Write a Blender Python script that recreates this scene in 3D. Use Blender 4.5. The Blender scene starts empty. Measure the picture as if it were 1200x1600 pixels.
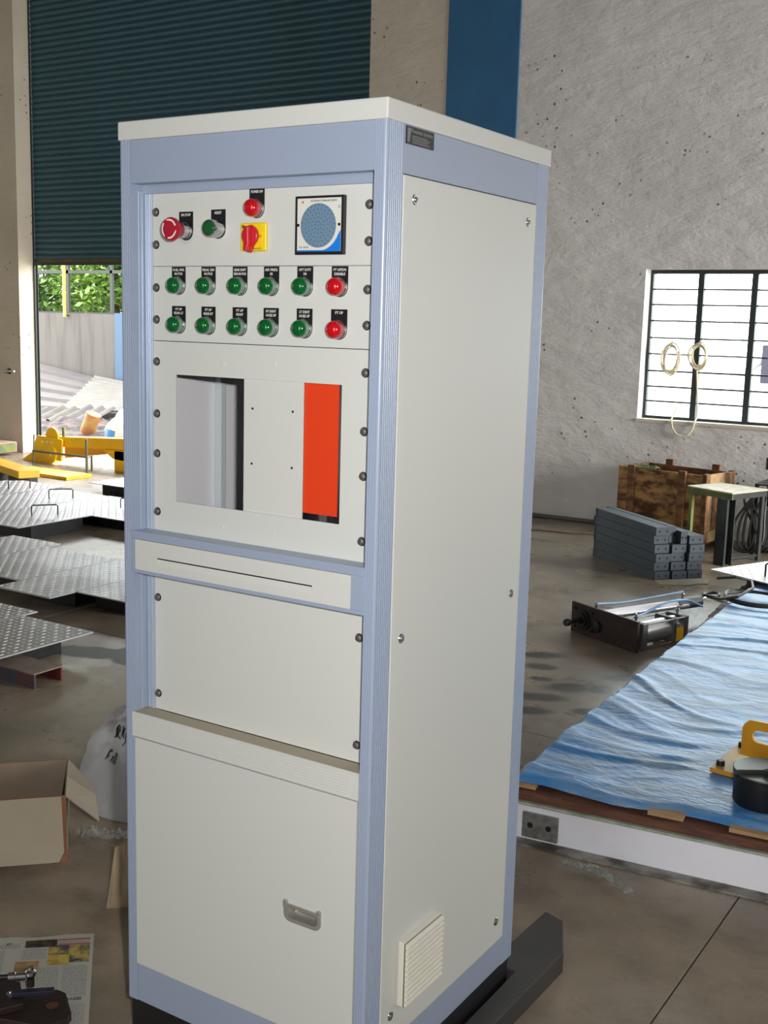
import bpy, math, random
from mathutils import Vector, Matrix, noise
random.seed(7)
SC = bpy.context.scene
COL = SC.collection
PI = math.pi

# ------------------------------------------------------------------ camera
def make_camera():
    yaw, pitch, roll, f = 0.56565, -0.16382, 0.02701, 1794.72
    fw = Vector((-math.sin(yaw)*math.cos(pitch), math.cos(yaw)*math.cos(pitch), math.sin(pitch)))
    rt = Vector((math.cos(yaw), math.sin(yaw), 0)); up = rt.cross(fw)
    r2 = rt*math.cos(roll)+up*math.sin(roll); u2 = -rt*math.sin(roll)+up*math.cos(roll)
    cd = bpy.data.cameras.new('camera'); co = bpy.data.objects.new('camera', cd); COL.objects.link(co)
    m = Matrix((r2, u2, -fw)).transposed().to_4x4(); m.translation = Vector((0.98693, -1.53419, 1.44938))
    co.matrix_world = m
    cd.sensor_fit = 'VERTICAL'; cd.sensor_height = 24; cd.lens = 24*f/1600; cd.clip_start = .02; cd.clip_end = 300
    SC.camera = co
make_camera()

# ------------------------------------------------------------------ light and exposure
SC.view_settings.view_transform = 'Standard'; SC.view_settings.look = 'None'
SC.view_settings.gamma = 1; SC.view_settings.exposure = 0.0; SC.view_settings.use_curve_mapping = False
SC.cycles.use_denoising = True
SC.cycles.max_bounces = 8; SC.cycles.diffuse_bounces = 5; SC.cycles.sample_clamp_indirect = 6

def world():
    w = bpy.data.worlds.new('overcast_sky'); SC.world = w; w.use_nodes = True
    nt = w.node_tree; bg = nt.nodes['Background']
    bg.inputs[0].default_value = (0.95, 0.98, 1.0, 1); bg.inputs[1].default_value = 11.0
world()

def area(name, loc, target, sx, sy, power, col=(1, 1, 1)):
    ld = bpy.data.lights.new(name, 'AREA'); ld.shape = 'RECTANGLE'; ld.size = sx; ld.size_y = sy
    ld.energy = power; ld.color = col
    o = bpy.data.objects.new(name, ld); COL.objects.link(o); o.location = loc
    o.rotation_euler = (Vector(target)-Vector(loc)).to_track_quat('-Z', 'Y').to_euler()
    return o
# fill lamps added for daylight from unseen openings behind and at the sides
area('rear_daylight_fill', (0.0, -19.5, 2.4), (-1.5, 3, 1.5), 7.0, 4.2, 600, (1, .99, .97))
area('side_daylight_fill', (6.8, 5.0, 1.9), (-3, 6.0, 0.4), 2.4, 2.8, 290, (1, .98, .95)).data.spread = math.radians(84)  # added to brighten wall and mid floor; spread keeps it off the cabinet
area('left_daylight_fill', (-10.7, -1.0, 2.0), (-4, 2.5, 0.6), 4.0, 3.0, 70, (1, .99, .97))
# the camera's flash, beside the lens
area('camera_flash', (1.075, -1.485, 1.530), (-.10, .3, 1.42), .05, .03, 38, (1, .99, .97))

# ------------------------------------------------------------------ materials
def lin(c):
    return tuple(((v/255)/12.92 if v/255 <= .04045 else ((v/255+.055)/1.055)**2.4) for v in c)
MATS = {}
def mat(name, rgb, rough=.5, metal=0, rgb2=None, scale=4, detail=6, bump=0, bscale=30, coat=0, stretch=(1, 1, 1), lo=.35, hi=.65,
        rough2=None, dist=.01, spec=.5, transm=0, alpha=1, obj=True):
    if name in MATS: return MATS[name]
    m = bpy.data.materials.new(name); m.use_nodes = True; nt = m.node_tree; N = nt.nodes; L = nt.links
    b = N['Principled BSDF']
    b.inputs['Base Color'].default_value = (*lin(rgb), 1); b.inputs['Roughness'].default_value = rough
    b.inputs['Metallic'].default_value = metal; b.inputs['Coat Weight'].default_value = coat
    b.inputs['Specular IOR Level'].default_value = spec; b.inputs['Transmission Weight'].default_value = transm
    b.inputs['Alpha'].default_value = alpha
    tc = N.new('ShaderNodeTexCoord'); mp = N.new('ShaderNodeMapping'); mp.inputs['Scale'].default_value = stretch
    L.new(tc.outputs['Object'], mp.inputs[0])
    if rgb2 is not None or rough2 is not None:
        n = N.new('ShaderNodeTexNoise'); n.inputs['Scale'].default_value = scale; n.inputs['Detail'].default_value = detail
        n.inputs['Roughness'].default_value = .6
        L.new(mp.outputs[0], n.inputs['Vector'])
        r = N.new('ShaderNodeMapRange'); r.inputs['From Min'].default_value = lo; r.inputs['From Max'].default_value = hi
        L.new(n.outputs['Fac'], r.inputs['Value'])
        if rgb2 is not None:
            mx = N.new('ShaderNodeMix'); mx.data_type = 'RGBA'
            mx.inputs[6].default_value = (*lin(rgb), 1); mx.inputs[7].default_value = (*lin(rgb2), 1)
            L.new(r.outputs[0], mx.inputs[0]); L.new(mx.outputs[2], b.inputs['Base Color'])
        if rough2 is not None:
            mr = N.new('ShaderNodeMix'); mr.inputs[2].default_value = rough; mr.inputs[3].default_value = rough2
            L.new(r.outputs[0], mr.inputs[0]); L.new(mr.outputs[0], b.inputs['Roughness'])
    if bump:
        n2 = N.new('ShaderNodeTexNoise'); n2.inputs['Scale'].default_value = bscale; n2.inputs['Detail'].default_value = 5
        L.new(mp.outputs[0], n2.inputs['Vector'])
        bp = N.new('ShaderNodeBump'); bp.inputs['Strength'].default_value = bump; bp.inputs['Distance'].default_value = dist
        L.new(n2.outputs['Fac'], bp.inputs['Height']); L.new(bp.outputs[0], b.inputs['Normal'])
    MATS[name] = m
    return m

def spots_mask(nt, vec, spots, soft=.35, wob=.25, wscale=6):
    """mask of stains at given floor places: list of (x, y, rx, ry, angle)"""
    N = nt.nodes; L = nt.links
    nz = N.new('ShaderNodeTexNoise'); nz.inputs['Scale'].default_value = wscale; nz.inputs['Detail'].default_value = 4
    L.new(vec, nz.inputs['Vector'])
    last = None
    for (x, y, rx, ry, a) in spots:
        mp = N.new('ShaderNodeMapping'); mp.vector_type = 'TEXTURE'
        mp.inputs['Location'].default_value = (x, y, 0); mp.inputs['Rotation'].default_value = (0, 0, a)
        mp.inputs['Scale'].default_value = (rx, ry, 1)
        L.new(vec, mp.inputs[0])
        sp = N.new('ShaderNodeSeparateXYZ'); L.new(mp.outputs[0], sp.inputs[0])
        cb = N.new('ShaderNodeCombineXYZ'); L.new(sp.outputs[0], cb.inputs[0]); L.new(sp.outputs[1], cb.inputs[1])
        ln = N.new('ShaderNodeVectorMath'); ln.operation = 'LENGTH'; L.new(cb.outputs[0], ln.inputs[0])
        ad = N.new('ShaderNodeMath'); ad.operation = 'MULTIPLY_ADD'; ad.inputs[1].default_value = wob*6; ad.inputs[2].default_value = -wob*3
        L.new(nz.outputs['Fac'], ad.inputs[0])
        sm = N.new('ShaderNodeMath'); sm.operation = 'ADD'; L.new(ln.outputs['Value'], sm.inputs[0]); L.new(ad.outputs[0], sm.inputs[1])
        mr = N.new('ShaderNodeMapRange'); mr.inputs['From Min'].default_value = 1+soft; mr.inputs['From Max'].default_value = 1-soft
        L.new(sm.outputs[0], mr.inputs['Value'])
        if last is None: last = mr.outputs[0]
        else:
            mxn = N.new('ShaderNodeMath'); mxn.operation = 'MAXIMUM'; L.new(last, mxn.inputs[0]); L.new(mr.outputs[0], mxn.inputs[1]); last = mxn.outputs[0]
    return last

def floor_mat():
    m = bpy.data.materials.new('concrete_floor'); m.use_nodes = True; nt = m.node_tree; N = nt.nodes; L = nt.links
    b = N['Principled BSDF']; g = N.new('ShaderNodeNewGeometry'); vec = g.outputs['Position']
    def nz(s, d=6, r=.6):
        n = N.new('ShaderNodeTexNoise'); n.inputs['Scale'].default_value = s; n.inputs['Detail'].default_value = d; n.inputs['Roughness'].default_value = r
        L.new(vec, n.inputs['Vector']); return n.outputs['Fac']
    def rng(v, a, c, lo=0, hi=1):
        r = N.new('ShaderNodeMapRange'); r.inputs['From Min'].default_value = a; r.inputs['From Max'].default_value = c
        r.inputs['To Min'].default_value = lo; r.inputs['To Max'].default_value = hi; L.new(v, r.inputs['Value']); return r.outputs[0]
    def mix(f, a, c):
        x = N.new('ShaderNodeMix'); x.data_type = 'RGBA'; L.new(f, x.inputs[0])
        for i, v in ((6, a), (7, c)):
            if isinstance(v, tuple): x.inputs[i].default_value = (*lin(v), 1)
            else: L.new(v, x.inputs[i])
        return x.outputs[2]
    c = mix(rng(nz(1.1), .36, .62), (104, 94, 82), (160, 145, 125))
    c = mix(rng(nz(5, 8, .7), .5, .72, 0, .55), c, (82, 76, 70))
    c = mix(rng(nz(60, 3), .58, .75, 0, .35), c, (165, 158, 148))
    oil = spots_mask(nt, vec, [(-1.07, 3.04, .10, .05, .5), (-.99, 2.88, .07, .045, .3), (-.78, 2.68, .10, .055, .6), (-.82, 2.50, .10, .05, .4),
                               (-.78, 2.33, .08, .045, .5), (-.66, 2.74, .07, .05, .6), (-.64, 2.95, .09, .05, .7), (-.92, 2.72, .05, .03, .3), (-.60, 2.45, .06, .035, .5), (-1.2, 2.9, .06, .035, .5)], .3, .09, 14)
    c = mix(oil, c, (38, 33, 30))
    pud = spots_mask(nt, vec, [(-2.66, 1.86, .20, .085, .35), (-2.48, 2.02, .16, .09, .9), (-2.40, 1.88, .12, .06, .3)], .12, .12, 9)
    c = mix(pud, c, (44, 40, 37))
    L.new(c, b.inputs['Base Color'])
    ro = rng(nz(3), .35, .65, .24, .40)
    x = N.new('ShaderNodeMix'); L.new(pud, x.inputs[0]); L.new(ro, x.inputs[2]); x.inputs[3].default_value = .42
    L.new(x.outputs[0], b.inputs['Roughness'])
    bp = N.new('ShaderNodeBump'); bp.inputs['Strength'].default_value = .12; bp.inputs['Distance'].default_value = .006
    L.new(nz(22, 8, .7), bp.inputs['Height']); L.new(bp.outputs[0], b.inputs['Normal'])
    return m

def plaster_mat(name, a, c2, speck=True, bump=.42):
    m = bpy.data.materials.new(name); m.use_nodes = True; nt = m.node_tree; N = nt.nodes; L = nt.links
    b = N['Principled BSDF']; b.inputs['Roughness'].default_value = .85; b.inputs['Specular IOR Level'].default_value = .2
    g = N.new('ShaderNodeNewGeometry'); vec = g.outputs['Position']
    def nz(s, d=6, r=.6, v=None):
        n = N.new('ShaderNodeTexNoise'); n.inputs['Scale'].default_value = s; n.inputs['Detail'].default_value = d; n.inputs['Roughness'].default_value = r
        L.new(v or vec, n.inputs['Vector']); return n.outputs['Fac']
    def rng(v, a_, c_, lo=0, hi=1):
        r = N.new('ShaderNodeMapRange'); r.inputs['From Min'].default_value = a_; r.inputs['From Max'].default_value = c_
        r.inputs['To Min'].default_value = lo; r.inputs['To Max'].default_value = hi; L.new(v, r.inputs['Value']); return r.outputs[0]
    x = N.new('ShaderNodeMix'); x.data_type = 'RGBA'; x.inputs[6].default_value = (*lin(a), 1); x.inputs[7].default_value = (*lin(c2), 1)
    L.new(rng(nz(1.6, 5), .35, .65), x.inputs[0]); out = x.outputs[2]
    if speck:
        v = N.new('ShaderNodeTexVoronoi'); v.inputs['Scale'].default_value = 17; v.inputs['Randomness'].default_value = 1; L.new(vec, v.inputs['Vector'])
        s = N.new('ShaderNodeMath'); s.operation = 'MULTIPLY'; L.new(rng(v.outputs['Distance'], .20, .10), s.inputs[0]); L.new(rng(nz(2.3, 2), .52, .6), s.inputs[1])
        y = N.new('ShaderNodeMix'); y.data_type = 'RGBA'; L.new(s.outputs[0], y.inputs[0]); L.new(out, y.inputs[6]); y.inputs[7].default_value = (*lin((95, 85, 78)), 1)
        out = y.outputs[2]
    L.new(out, b.inputs['Base Color'])
    mp = N.new('ShaderNodeMapping'); mp.inputs['Rotation'].default_value = (0, .5, 0); mp.inputs['Scale'].default_value = (1, 1, 2.4)
    L.new(vec, mp.inputs[0])
    ad = N.new('ShaderNodeMath'); ad.operation = 'MULTIPLY_ADD'; ad.inputs[1].default_value = .10
    L.new(nz(30, 4), ad.inputs[0]); L.new(nz(3.2, 6, .62, mp.outputs[0]), ad.inputs[2])
    bp = N.new('ShaderNodeBump'); bp.inputs['Strength'].default_value = bump; bp.inputs['Distance'].default_value = .05
    L.new(ad.outputs[0], bp.inputs['Height']); L.new(bp.outputs[0], b.inputs['Normal'])
    MATS[name] = m
    return m

def glass_mat(name, tint=(1, 1, 1), gloss=.12, rough=.02, opac=0.0, ocol=(1, 1, 1)):
    m = bpy.data.materials.new(name); m.use_nodes = True; nt = m.node_tree; N = nt.nodes; L = nt.links
    out = N['Material Output']; N.remove(N['Principled BSDF'])
    t = N.new('ShaderNodeBsdfTransparent'); t.inputs[0].default_value = (*tint, 1)
    gl = N.new('ShaderNodeBsdfGlossy'); gl.inputs['Roughness'].default_value = rough
    fr = N.new('ShaderNodeLayerWeight'); fr.inputs[0].default_value = gloss
    mx = N.new('ShaderNodeMixShader'); L.new(fr.outputs['Fresnel'], mx.inputs[0]); L.new(t.outputs[0], mx.inputs[1]); L.new(gl.outputs[0], mx.inputs[2])
    last = mx.outputs[0]
    if opac:
        d = N.new('ShaderNodeBsdfDiffuse'); d.inputs[0].default_value = (*ocol, 1)
        tr = N.new('ShaderNodeBsdfTranslucent'); tr.inputs[0].default_value = (*ocol, 1)
        a = N.new('ShaderNodeMixShader'); a.inputs[0].default_value = .4; L.new(d.outputs[0], a.inputs[1]); L.new(tr.outputs[0], a.inputs[2])
        m2 = N.new('ShaderNodeMixShader'); m2.inputs[0].default_value = opac; L.new(last, m2.inputs[1]); L.new(a.outputs[0], m2.inputs[2]); last = m2.outputs[0]
    L.new(last, out.inputs[0])
    MATS[name] = m
    return m

CREAM = mat('cream_powder_coat', (206, 208, 203), .42, bump=.05, bscale=900, dist=.0004)
CREAMD = mat('cream_plastic', (214, 210, 196), .5)
BLUEAL = mat('blue_grey_paint', (152, 164, 186), .34)
BLUEAL2 = mat('blue_grey_anodised_rail', (176, 188, 206), .3, .35)
BLACKP = mat('black_paint', (24, 24, 26), .45)
BLACKM = mat('black_plastic', (22, 21, 26), .4)
STEEL = mat('bright_steel', (190, 190, 192), .22, 1)
DKSTEEL = mat('dark_steel_screw', (128, 120, 118), .35, .7)
GREYIN = mat('grey_inner_paint', (228, 226, 230), .4, bump=.2, bscale=250, dist=.001)
ORANGE = mat('orange_red_paint', (222, 62, 22), .4, bump=.1, bscale=200, dist=.001)
GREENL = mat('green_lamp_lens', (2, 88, 36), .12, coat=.6)
REDL = mat('red_lamp_lens', (190, 10, 24), .12, coat=.6)
GRBEZ = mat('clear_green_bezel', (110, 138, 118), .15, coat=.5)
RDBEZ = mat('clear_red_bezel', (168, 74, 78), .15, coat=.5)
REDP = mat('red_plastic', (196, 22, 40), .3, coat=.3)
REDM = mat('mushroom_red', (168, 22, 46), .35)
WHITEP = mat('white_print', (226, 224, 220), .6)
YELP = mat('yellow_switch_plate', (236, 204, 20), .4)
GREYPR = mat('grey_print', (120, 122, 122), .6)
PLATEW = mat('speaker_face_white', (216, 216, 208), .45)
SLATE = mat('slate_blue_print', (104, 132, 156), .5)
SKYB = mat('bright_blue_print', (8, 120, 214), .5)
DARKPRINT = mat('dark_print', (58, 58, 62), .6)
HOLE = mat('dark_hole', (12, 12, 14), .8)
CHROME = mat('worn_chrome', (182, 180, 172), .3, .6, rough2=.45, scale=30)
LEDGEBR = mat('brownish_cream_ledge', (168, 158, 138), .6)
FLOORM = floor_mat()
WALLM = plaster_mat('white_washed_plaster', (196, 193, 190), (210, 208, 205))
WALLB = plaster_mat('beige_plaster', (182, 174, 158), (194, 186, 170), True, .3)
BLUEW = mat('blue_wall_paint', (34, 88, 128), .6, rgb2=(40, 96, 136), scale=3, bump=.2, bscale=12)
TEAL = mat('teal_shutter_paint', (50, 90, 104), .42, rgb2=(54, 86, 98), scale=5, stretch=(.3, 1, 1))
RUSTBAR = mat('rusty_bottom_bar', (60, 74, 62), .6, rgb2=(120, 82, 44), scale=6)
DKGREEN = mat('dark_green_black_paint', (36, 44, 42), .5)
CEIL = mat('grey_roof_sheet', (128, 128, 126), .7)
TREADGLINT = mat('tread_glint_pale', (246, 246, 248), .4, .2)  # paler than the sheet: the treads' glint is put into the colour
GALV = mat('galvanised_checker_steel', (198, 198, 202), .38, 1, rgb2=(176, 176, 180), scale=3, rough2=.52)
WOODB = mat('brown_plank', (112, 70, 52), .7, rgb2=(84, 52, 40), scale=8, stretch=(1, 6, 6), bump=.3, bscale=30)
WOODL = mat('pale_pine', (178, 146, 104), .7, rgb2=(150, 116, 80), scale=6, stretch=(1, 6, 6), bump=.3, bscale=30)
CRATEW = mat('crate_wood', (138, 98, 62), .75, rgb2=(92, 60, 40), scale=5, stretch=(1.2, 5, 5), bump=.4, bscale=24, lo=.4, hi=.6)
CRATEM = mat('mouldy_plywood', (176, 134, 82), .75, rgb2=(84, 54, 34), scale=7, detail=8, stretch=(1, 1, 2.4), lo=.42, hi=.58, bump=.3)
WHITEST = mat('white_painted_steel', (236, 236, 244), .4, rgb2=(222, 220, 224), scale=3, lo=.5, hi=.8)
GRIME = mat('grimy_flange', (150, 148, 140), .6, rgb2=(74, 68, 62), scale=9, lo=.4, hi=.6)
GREENLIP = mat('dusty_green_lip', (176, 182, 164), .7, rgb2=(140, 146, 130), scale=20)
STACKM = mat('blue_grey_primer', (42, 52, 61), .7, rgb2=(50, 61, 71), scale=5)
OLIVE = mat('dark_olive_steel', (46, 54, 48), .5, rgb2=(30, 34, 36), scale=6)
YELOL = mat('chipped_yellow_green', (126, 124, 34), .6, rgb2=(66, 92, 62), scale=9, stretch=(1, 1, 1))
TABTOP = mat('worn_beige_table_top', (198, 186, 160), .5, rgb2=(160, 148, 126), scale=14)
YELM = mat('crane_yellow', (250, 202, 8), .4, rgb2=(240, 182, 6), scale=4)
YELB = mat('bracket_yellow', (208, 150, 12), .4, rgb2=(186, 128, 10), scale=8)
TAN = mat('dusty_yellow_plate', (196, 168, 104), .5)
CARD = mat('cardboard', (142, 126, 108), .85, rgb2=(130, 114, 98), scale=5)
CARDL = mat('pale_cardboard_flap', (156, 146, 128), .85, rgb2=(144, 134, 116), scale=3)
CARDE = mat('brown_cardboard_edge', (136, 92, 58), .85)
RUSTM = mat('dark_rusty_iron', (44, 34, 34), .5, .3, rgb2=(64, 40, 34), scale=14, lo=.5, hi=.75, bump=.2, bscale=60)
ALU = mat('aluminium_barrel', (176, 176, 176), .3, .9)
GREYC = mat('grey_cast_cap', (92, 92, 92), .5, .4)
HOSEB = mat('blue_air_hose', (70, 110, 150), .35)
HOSEK = mat('black_rubber', (26, 26, 26), .45)
CABLEC = mat('cream_cable', (216, 204, 172), .55)
DARKIRON = mat('blackened_steel', (38, 38, 40), .42, .4, rgb2=(26, 26, 28), scale=8)
MACHTOP = mat('machined_grey_face', (92, 94, 92), .35, .7)
SLABDK = mat('dark_grey_slab', (62, 58, 56), .6, rgb2=(50, 47, 46), scale=6)
PINKB = mat('pinkish_board', (170, 136, 124), .8, rgb2=(150, 116, 100), scale=5)
GROUND = mat('yard_concrete', (150, 144, 134), .6, rgb2=(132, 126, 116), scale=1.5, bump=.2, bscale=8)
COMPW = mat('streaked_compound_wall', (82, 78, 73), .85, rgb2=(58, 55, 52), scale=3, stretch=(2.6, 2.6, .22), lo=.48, hi=.78, detail=8)
LEAF = mat('green_leaves', (62, 100, 28), .5, rgb2=(30, 62, 16), scale=1.2, lo=.4, hi=.6)
LEAF2 = mat('pale_green_leaves', (104, 136, 48), .5, rgb2=(62, 100, 28), scale=1.2, lo=.4, hi=.6)
BARK = mat('bark', (96, 78, 62), .85, rgb2=(70, 56, 46), scale=8)
SHEETG = mat('weathered_grey_sheet', (80, 72, 68), .6, rgb2=(64, 60, 60), scale=2)
SHEETR = mat('slate_grey_ridge', (84, 96, 100), .55)
SHEETP = mat('pale_sheet', (82, 78, 70), .55, rgb2=(70, 66, 58), scale=3)
RAG = mat('dusty_brown_scrap', (86, 75, 71), .85, rgb2=(44, 38, 38), scale=6, lo=.42, hi=.6, bump=.4, bscale=9)
CANM = mat('orange_tin', (150, 84, 54), .5, rgb2=(160, 130, 62), scale=5, stretch=(1, 1, 2))
BAGW = mat('white_woven_bag', (224, 224, 226), .6)
BAGB = mat('blue_bag_print', (70, 130, 190), .6)
REDMC = mat('dark_red_enamel', (110, 16, 30), .4)

# ------------------------------------------------------------------ mesh builder
class MB:
    def __init__(s): s.v = []; s.f = []; s.mi = []
    def add(s, vs, fs, mi=0, M=None):
        o = len(s.v)
        s.v += [tuple(M @ Vector(q)) if M is not None else tuple(q) for q in vs]
        s.f += [tuple(i+o for i in q) for q in fs]; s.mi += [mi]*len(fs); return s
    def box(s, x0, x1, y0, y1, z0, z1, mi=0, M=None):
        if x0 > x1: x0, x1 = x1, x0
        if y0 > y1: y0, y1 = y1, y0
        if z0 > z1: z0, z1 = z1, z0
        v = [(x0, y0, z0), (x1, y0, z0), (x1, y1, z0), (x0, y1, z0), (x0, y0, z1), (x1, y0, z1), (x1, y1, z1), (x0, y1, z1)]
        return s.add(v, [(0, 3, 2, 1), (4, 5, 6, 7), (0, 1, 5, 4), (1, 2, 6, 5), (2, 3, 7, 6), (3, 0, 4, 7)], mi, M)
    def prism(s, poly, a, b, axis='z', mi=0, M=None):
        """extrude a ccw polygon (2D) from a to b along axis; axis x: poly=(y,z), y: poly=(x,z), z: poly=(x,y)"""
        n = len(poly)
        def P(p, t): return {'x': (t, p[0], p[1]), 'y': (p[0], t, p[1]), 'z': (p[0], p[1], t)}[axis]
        v = [P(p, a) for p in poly]+[P(p, b) for p in poly]
        f = [tuple(range(n))[::-1], tuple(range(n, 2*n))]+[(i, (i+1) % n, (i+1) % n+n, i+n) for i in range(n)]
        if axis == 'y': f = [q[::-1] for q in f]
        return s.add(v, f, mi, M)
    def lathe(s, prof, c=(0, 0, 0), axis=(0, 0, 1), n=24, mi=0):
        """prof: list of (radius, height) ; closed with caps"""
        q = Vector((0, 0, 1)).rotation_difference(Vector(axis).normalized()); c = Vector(c)
        v = []; f = []
        for (r, h) in prof:
            for k in range(n):
                a = 2*PI*k/n; v.append(tuple(c+q @ Vector((r*math.cos(a), r*math.sin(a), h))))
        for i in range(len(prof)-1):
            for k in range(n):
                k2 = (k+1) % n; f.append((i*n+k, i*n+k2, (i+1)*n+k2, (i+1)*n+k))
        f.append(tuple(range(n))[::-1]); f.append(tuple(range((len(prof)-1)*n, len(prof)*n)))
        return s.add(v, f, mi)
    def cyl(s, p0, p1, r, n=16, r2=None, mi=0):
        p0 = Vector(p0); p1 = Vector(p1); d = p1-p0
        return s.lathe([(r, 0), (r if r2 is None else r2, d.length)], p0, d, n, mi)
    def tube(s, pts, r, n=8, closed=False, mi=0):
        pts = [Vector(p) for p in pts]; m = len(pts); v = []; f = []
        up = Vector((0, 0, 1)); prev = None
        for i, p in enumerate(pts):
            if closed: t = (pts[(i+1) % m]-pts[i-1])
            else: t = pts[min(i+1, m-1)]-pts[max(i-1, 0)]
            t.normalize()
            if prev is None:
                a = t.cross(up)
                if a.length < .05: a = t.cross(Vector((1, 0, 0)))
            else: a = prev-t*prev.dot(t)
            a.normalize(); prev = a; b = t.cross(a)
            rr = r[i] if isinstance(r, (list, tuple)) else r
            for k in range(n):
                an = 2*PI*k/n; v.append(tuple(p+a*math.cos(an)*rr+b*math.sin(an)*rr))
        for i in range(m if closed else m-1):
            j = (i+1) % m
            for k in range(n):
                k2 = (k+1) % n; f.append((i*n+k, i*n+k2, j*n+k2, j*n+k))
        if not closed: f.append(tuple(range(n))[::-1]); f.append(tuple(range((m-1)*n, m*n)))
        return s.add(v, f, mi)
    def grid(s, fn, nu, nv, thick=0, mi=0):
        """fn(u,v)->(x,y,z) with u,v in 0..1"""
        top = [fn(i/nu, j/nv) for j in range(nv+1) for i in range(nu+1)]
        f = [(j*(nu+1)+i, j*(nu+1)+i+1, (j+1)*(nu+1)+i+1, (j+1)*(nu+1)+i) for j in range(nv) for i in range(nu)]
        if not thick: return s.add(top, f, mi)
        o = len(top); v = top+[(p[0], p[1], p[2]-thick) for p in top]
        f2 = [tuple(k+o for k in q)[::-1] for q in f]
        bd = [i for i in range(nu+1)]+[j*(nu+1)+nu for j in range(1, nv+1)]+[nv*(nu+1)+i for i in range(nu-1, -1, -1)]+[j*(nu+1) for j in range(nv-1, 0, -1)]
        side = [(bd[(k+1) % len(bd)], bd[k], bd[k]+o, bd[(k+1) % len(bd)]+o) for k in range(len(bd))]
        return s.add(v, f+f2+side, mi)
    def build(s, name, m, parent=None, smooth=False, bevel=0, seg=2):
        xs = list(zip(*s.v)); c = Vector([(min(a)+max(a))/2 for a in xs])
        me = bpy.data.meshes.new(name)
        me.from_pydata([tuple(Vector(q)-c) for q in s.v], [], s.f)
        ms = m if isinstance(m, (list, tuple)) else [m]
        for q in ms: me.materials.append(q)
        if len(ms) > 1: me.polygons.foreach_set('material_index', s.mi)
        me.update()
        o = bpy.data.objects.new(name, me); COL.objects.link(o)
        attach(o, parent, c)
        if smooth:
            me.polygons.foreach_set('use_smooth', [True]*len(me.polygons))
            try: me.set_sharp_from_angle(angle=math.radians(38))
            except Exception: pass
        if bevel:
            b = o.modifiers.new('bevel', 'BEVEL'); b.width = bevel; b.segments = seg; b.limit_method = 'ANGLE'; b.angle_limit = math.radians(40)
        return o
WM = {}
def attach(o, parent, c):
    T = Matrix.Translation(c)
    if parent is not None:
        o.parent = parent; o.matrix_parent_inverse = WM[parent.name].inverted()
    o.location = c; WM[o.name] = T
def tag(o, label=None, cat=None, group=None, kind=None):
    for k, v in (('label', label), ('category', cat), ('group', group), ('kind', kind)):
        if v: o[k] = v
    return o
def thing(name, loc, label=None, cat=None, group=None, kind=None):
    o = bpy.data.objects.new(name, None); COL.objects.link(o); o.empty_display_size = .1
    o.location = loc; WM[o.name] = Matrix.Translation(Vector(loc)); return tag(o, label, cat, group, kind)
def copy_tree(o, d=(0, 0, 0), rz=0, parent=None, label=None):
    """copy of a thing, its parts and sub-parts; children keep sharing mesh data"""
    c = o.copy(); COL.objects.link(c)
    if parent is not None: c.parent = parent; c.matrix_parent_inverse = o.matrix_parent_inverse.copy()
    else:
        c.location = Vector(o.location)+Vector(d); c.rotation_euler.z = o.rotation_euler.z+rz
        WM[c.name] = Matrix.Translation(c.location)
        if label: c['label'] = label
    for ch in [q for q in bpy.data.objects if q.parent == o]: copy_tree(ch, parent=c)
    return c
def shift_copy(o, d):
    """copy of one part displaced by d, same parent"""
    c = o.copy(); COL.objects.link(c); c.location = o.location+Vector(d); WM[c.name] = Matrix.Translation(c.location)
    return c
def kids_copy(o, d):
    c = shift_copy(o, d)
    for ch in [q for q in bpy.data.objects if q.parent == o]:
        k = ch.copy(); COL.objects.link(k); k.parent = c; k.matrix_parent_inverse = ch.matrix_parent_inverse.copy()
    return c

TXT = {}
def text_geo(s, size):
    key = (s, size)
    if key not in TXT:
        cu = bpy.data.curves.new('lettering_curve', 'FONT'); cu.body = s; cu.size = size; cu.align_x = 'CENTER'; cu.align_y = 'CENTER'
        cu.resolution_u = 2; cu.extrude = size*.02; cu.space_line = .95; cu.offset = size*.012
        o = bpy.data.objects.new('t', cu); COL.objects.link(o)
        dg = bpy.context.evaluated_depsgraph_get(); me = bpy.data.meshes.new_from_object(o.evaluated_get(dg))
        TXT[key] = ([tuple(v.co) for v in me.vertices], [tuple(p.vertices) for p in me.polygons])
        bpy.data.objects.remove(o); bpy.data.curves.remove(cu); bpy.data.meshes.remove(me)
    return TXT[key]
def text(s, size, pos, face, parent, m, name='lettering', sx=1, width=None):
    """face '-y': readable from -y; '+x': readable from +x; 'z': lying"""
    v, f = text_geo(s, size)
    if width:
        w = max(q[0] for q in v)-min(q[0] for q in v); sx = width/w
    R = {'-y': Matrix(((1, 0, 0), (0, 0, -1), (0, 1, 0))), '+x': Matrix(((0, 0, 1), (1, 0, 0), (0, 1, 0)))}[face] if isinstance(face, str) else face
    M = Matrix.Translation(Vector(pos)) @ R.to_4x4() @ Matrix.Diagonal((sx, 1, 1, 1))
    return MB().add(v, f, 0, M).build(name, m, parent)
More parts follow.
